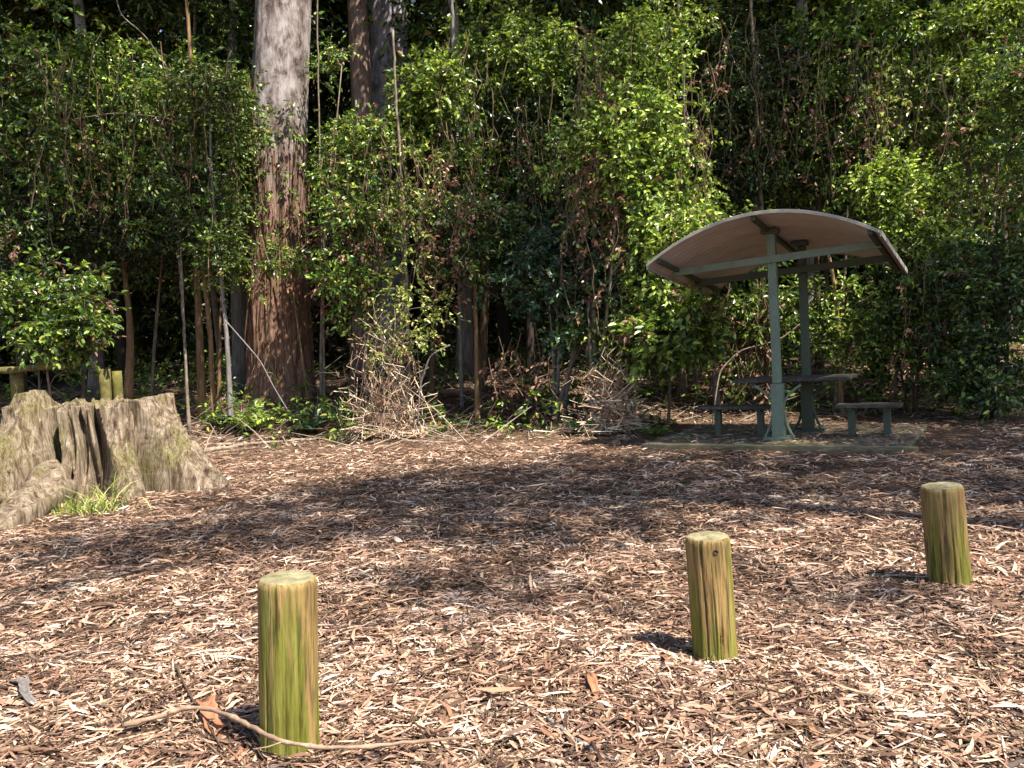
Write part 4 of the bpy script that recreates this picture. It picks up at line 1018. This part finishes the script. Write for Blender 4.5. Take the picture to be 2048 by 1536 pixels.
# canopy trees around the clearing (they throw the dappled shade) ---------------------
def canopy_mesh(seed, kind, R, Hh, nc, per, L):
    g = np.random.default_rng(seed); d = nrm(g.normal(size=(nc, 3))) * g.random((nc, 1)) ** .45; mb = MB()
    sprays(mb, d * np.array([R, R, Hh]), g.uniform(.5, .9, nc), per, L, .3, (.5, 1.0), 8, .6, .006, g)
    return mb.mesh('crown', [LM[kind], twig_m])
CM = [canopy_mesh(1, 'mid', 2.1, 1.0, 45, 7, .22), canopy_mesh(2, 'mid', 1.6, .8, 27, 7, .20)]
def canopy_tree(tx, ty, blobs, label, seed, r=.22, group='canopy trees around the clearing outside the view'):
    g = random.Random(seed); gz = tz(tx, ty)
    root = empty('canopy_tree', (tx, ty, gz), label, 'tree', group)
    H = max(b[2] for b in blobs) - .5; mb = MB(); t = np.linspace(0, 1, 14)
    tube(mb, np.stack([.2 * np.sin(t * 3), .2 * np.sin(t * 2.5), -.2 + H * t], 1), r * (1 - .55 * t) * (1 + .4 * np.exp(-t * 15)), 14)
    for bx, by, bz, k, s in blobs:
        z0 = max(2.5, bz - 2.5 - gz)
        v = Vector((bx - tx, by - ty, bz - gz - z0)); n = 8; q = np.linspace(0, 1, n)
        tube(mb, [(v.x * a, v.y * a, z0 + v.z * a ** .8 + .35 * math.sin(a * 7 + bx)) for a in q], np.linspace(.06, .02, n), 6)
        c = link('crown', CM[k], root, (bx - tx, by - ty, bz - gz)); c.rotation_euler = (0, 0, g.uniform(0, 6)); c.scale = (s, s, s)
    mb.build('trunk', BM['grey'], root, smooth=True)
SX, SY = SUN.x / SUN.z, SUN.y / SUN.z
def overw(px, py, Y, zc, k, s):       # an unseen crown added to shade a patch of the forest wall
    p = at(px, py, Y); return (p.x + SX * (zc - p.z), p.y + SY * (zc - p.z), zc, k, s)
def over(gx, gy, z, k, s):
    z += 4.5; return (gx + SX * z, gy + SY * z, z, k, s)   # a crown whose shade falls round (gx, gy)
canopy_tree(10.0, 5.2, [over(3.4, 11.3, 9, 0, 1.0), over(5.4, 11.0, 10, 0, 1.0), over(4.6, 9.2, 9, 0, 1.0), over(2.2, 9.4, 9.5, 0, .8)], 'canopy tree to the right of the shelter, outside the view', 1)
canopy_tree(6.6, 2.6, [over(.7, 9.6, 8.5, 1, 1.0), over(-.6, 8.8, 9, 0, .85), over(1.0, 8.0, 8.5, 1, 1.2), over(2.9, 8.0, 9, 0, .8), over(4.6, 7.2, 9, 0, .85), over(6.4, 7.4, 9.5, 0, .8)], 'canopy tree beside the path to the shelter, outside the view', 2)
canopy_tree(-3.2, -2.4, [over(-1.5, 9.2, 10, 1, .9), over(-2.0, 7.8, 10.5, 1, 1.15), over(-3.1, 7.0, 10, 1, .8), over(-.4, 7.2, 10, 1, 1.0), over(-.3, 5.1, 11, 1, .45), over(1.9, 4.6, 11, 1, .4)], 'canopy tree behind the viewer, outside the view', 3)
canopy_tree(13.5, 8.5, [over(7.4, 11.2, 8, 0, 1.1), over(8.0, 13.2, 9, 0, 1.0), over(7.6, 9.0, 9, 0, 1.0), over(9.8, 10.4, 9, 0, 1.0)], 'canopy tree over the shaded bush, outside the view', 4)

canopy_tree(-1.0, 18.6, [overw(1060, 330, 15, 12, 0, .75), overw(950, 560, 14.5, 11, 1, .8), overw(690, 640, 14.5, 11.5, 1, .6)],
            'tall added shade tree rising out of view behind the dark middle of the forest', 5, .17, 'added shade trees inside the forest')
canopy_tree(6.2, 18.2, [overw(1570, 220, 15.5, 12, 0, .8), overw(1600, 60, 16, 13, 0, .7), overw(1530, 350, 15.5, 11, 1, .55), overw(1970, 660, 13, 11, 0, .9), overw(1930, 400, 14, 12, 1, .4)],
            'tall added shade tree rising out of view behind the right half of the shelter roof', 6, .17, 'added shade trees inside the forest')
canopy_tree(-8.6, 18.0, [overw(290, 560, 15.5, 12, 0, .8), overw(160, 420, 15, 12, 1, .45), overw(-80, 300, 14.5, 12, 0, .9)],
            'tall added shade tree rising out of view above the log rail fence', 7, .17, 'added shade trees inside the forest')

# ------------------------------------------------------------------ sticks and bark on the ground
bark_strip_m = bark_mat('fallen_bark_strip', (.14, .055, .03), (.34, .15, .08), (.50, .27, .16), (3, 3, 3), .3)
stick_m = bark_mat('fallen_branch', (.12, .075, .05), (.28, .19, .13), (.42, .32, .24), (5, 5, 5), .4)
def stick(pts, r, label, name='fallen_branch', m=None, lift=.02, r1=None, cat='branch'):
    P = np.array([tuple(G(a, b) + UP * (lift + (c[0] if c else 0))) for a, b, *c in pts])
    t = np.linspace(0, len(P) - 1, len(P) * 5); Q = np.stack([np.interp(t, np.arange(len(P)), P[:, k]) for k in range(3)], 1)
    for _ in range(3): Q[1:-1] = (Q[:-2] + Q[1:-1] * 2 + Q[2:]) / 4
    o = Q[0].copy(); mb = MB(); sg = np.random.default_rng(len(label)); Q[1:-1] += sg.normal(0, r * .15, (len(Q) - 2, 3)); R = np.linspace(r, r1 if r1 else r * .45, len(Q)) * (1 + .12 * np.sin(np.arange(len(Q)) * 1.3)) * np.where(sg.random(len(Q)) < .1, 1.35, 1)
    tube(mb, Q - o, R, 8)
    if .009 <= r < .03:
        ii = sg.choice(np.arange(3, len(Q) - 3), 5, replace=False)
        tubes3(mb, (Q - o)[ii], (Q - o)[ii] + sg.normal(size=(5, 3)) * np.array([.07, .07, .012]) + np.array([0, 0, .01]), r * .4, 0, .008, gen=sg)
    return tag(mb.build(name, m or stick_m, smooth=True, loc=tuple(o)), label, cat)
def bark(px0, px1, w, label, seed=0, m=None):
    a = G(*px0); b = G(*px1); d = b - a; L = d.length; d.normalize(); s = UP.cross(d)
    mb = MB(); n, k = 14, 6; V = []
    for i in range(n):
        t = i / (n - 1)
        for j in range(k):
            u = j / (k - 1) * 2 - 1; ww = w * (1 - .5 * t) * (1 - .25 * math.sin(i * 1.9 + seed) ** 2) * (1 if 0 < i < n - 1 else .6)
            V.append(tuple(d * L * t + s * (u * ww / 2 + .012 * math.sin(t * 8 + seed)) + UP * (.022 + .35 * ww * u * u + .02 * math.sin(t * 5 + seed))))
    Q = [(i * k + j, i * k + j + 1, (i + 1) * k + j + 1, (i + 1) * k + j) for i in range(n - 1) for j in range(k - 1)]
    mb.add(V, Q); o = mb.build('bark_strip', m or bark_strip_m, smooth=True, loc=a)
    sm = o.modifiers.new('thick', 'SOLIDIFY'); sm.thickness = .005
    return tag(o, label, 'bark')
stick([(250, 1478), (320, 1462), (370, 1452, .02), (425, 1462, .03), (480, 1495, .05), (540, 1532, .05), (600, 1546, .04), (700, 1540, .02), (820, 1515), (930, 1506)], .010, 'long thin curved branch passing in front of the tall thick bollard', r1=.006, lift=.055)
stick([(352, 1345), (370, 1385), (392, 1425), (425, 1480), (455, 1534)], .006, 'thin dark stick crossing the curved branch near the tall bollard', m=BM['brown'], lift=.035)
bark((402, 1425), (478, 1530), .085, 'broad orange-brown bark slab beside the tall bollard', 1)
stick([(-20, 1518), (60, 1512), (110, 1520), (170, 1545)], .012, 'arched reddish stick in the bottom corner below the stump side', m=BM['red'], lift=.03)
stick([(1095, 1447), (1150, 1490), (1210, 1525), (1260, 1545)], .008, 'straight grey stick low in the middle of the clearing', m=BM['grey'])
bark((1175, 1372), (1262, 1460), .05, 'curled reddish bark strip between the tall and middle bollards', 2)
bark((1290, 1300), (1342, 1342), .045, 'small orange bark flake left of the middle bollard', 3)
stick([(1730, 1295), (1740, 1330), (1738, 1350)], .006, 'short upright-looking twig between the middle and farthest bollards', m=BM['grey'])
bark((1585, 1450), (1640, 1490), .04, 'tan bark flake below the middle bollard', 4)
bark((28, 1365), (70, 1420), .07, 'grey bark slab lying in the sunny litter below the stump', 5, BM['grey'])
stick([(20, 1395), (80, 1440), (150, 1470)], .007, 'dark slanting stick next to the grey bark slab', m=BM['brown'])
stick([(640, 1290), (720, 1262), (800, 1268)], .006, 'thin tan stick right of the tall thick bollard')
stick([(1520, 1140), (1570, 1160), (1590, 1185)], .010, 'short brown stick between the middle bollard and the farthest one', m=BM['brown'])
stick([(1850, 1440), (1920, 1470), (1960, 1510)], .006, 'thin brown twig low at the far side of the clearing', m=BM['red'])
stick([(940, 1430), (985, 1440), (1030, 1441)], .010, 'stubby pale stick in the litter left of the grey stick', m=BM['pale'])
stick([(410, 905), (480, 893), (560, 885), (640, 880)], .035, 'long pale fallen pole on the ground right of the stump', m=dead_m, cat='log', name='fallen_pole')
stick([(430, 893), (500, 888), (556, 872)], .03, 'shorter pale fallen pole lying behind the long one', m=dead_m, cat='log', name='fallen_pole')
stick([(240, 806), (330, 800), (415, 790)], .045, 'thin log lying in the shade behind the stump', m=BM['orange'], cat='log', name='fallen_pole', lift=.1)
stick([(880, 800), (940, 795), (1000, 815), (1060, 835)], .05, 'rotting reddish log in the shade at the forest edge', m=BM['red'], cat='log', name='fallen_log', lift=.15)
# leaves scattered on the slab
g = np.random.default_rng(31); mb = MB(); n = 3800; a = g.uniform(-1.58, 1.58, n); b = g.uniform(-1.2, 1.28, n)
x = SC.x + .05 + Vv.x * a + U.x * b; y = SC.y + .15 + Vv.y * a + U.y * b
strip_leaves(mb, g, x, y, 1.1, 0.004, zs=np.full(n, SZ))
tag(mb.build('slab_litter', lit_m, smooth=True), 'fallen leaves scattered on the concrete slab', 'leaf litter', kind='stuff')
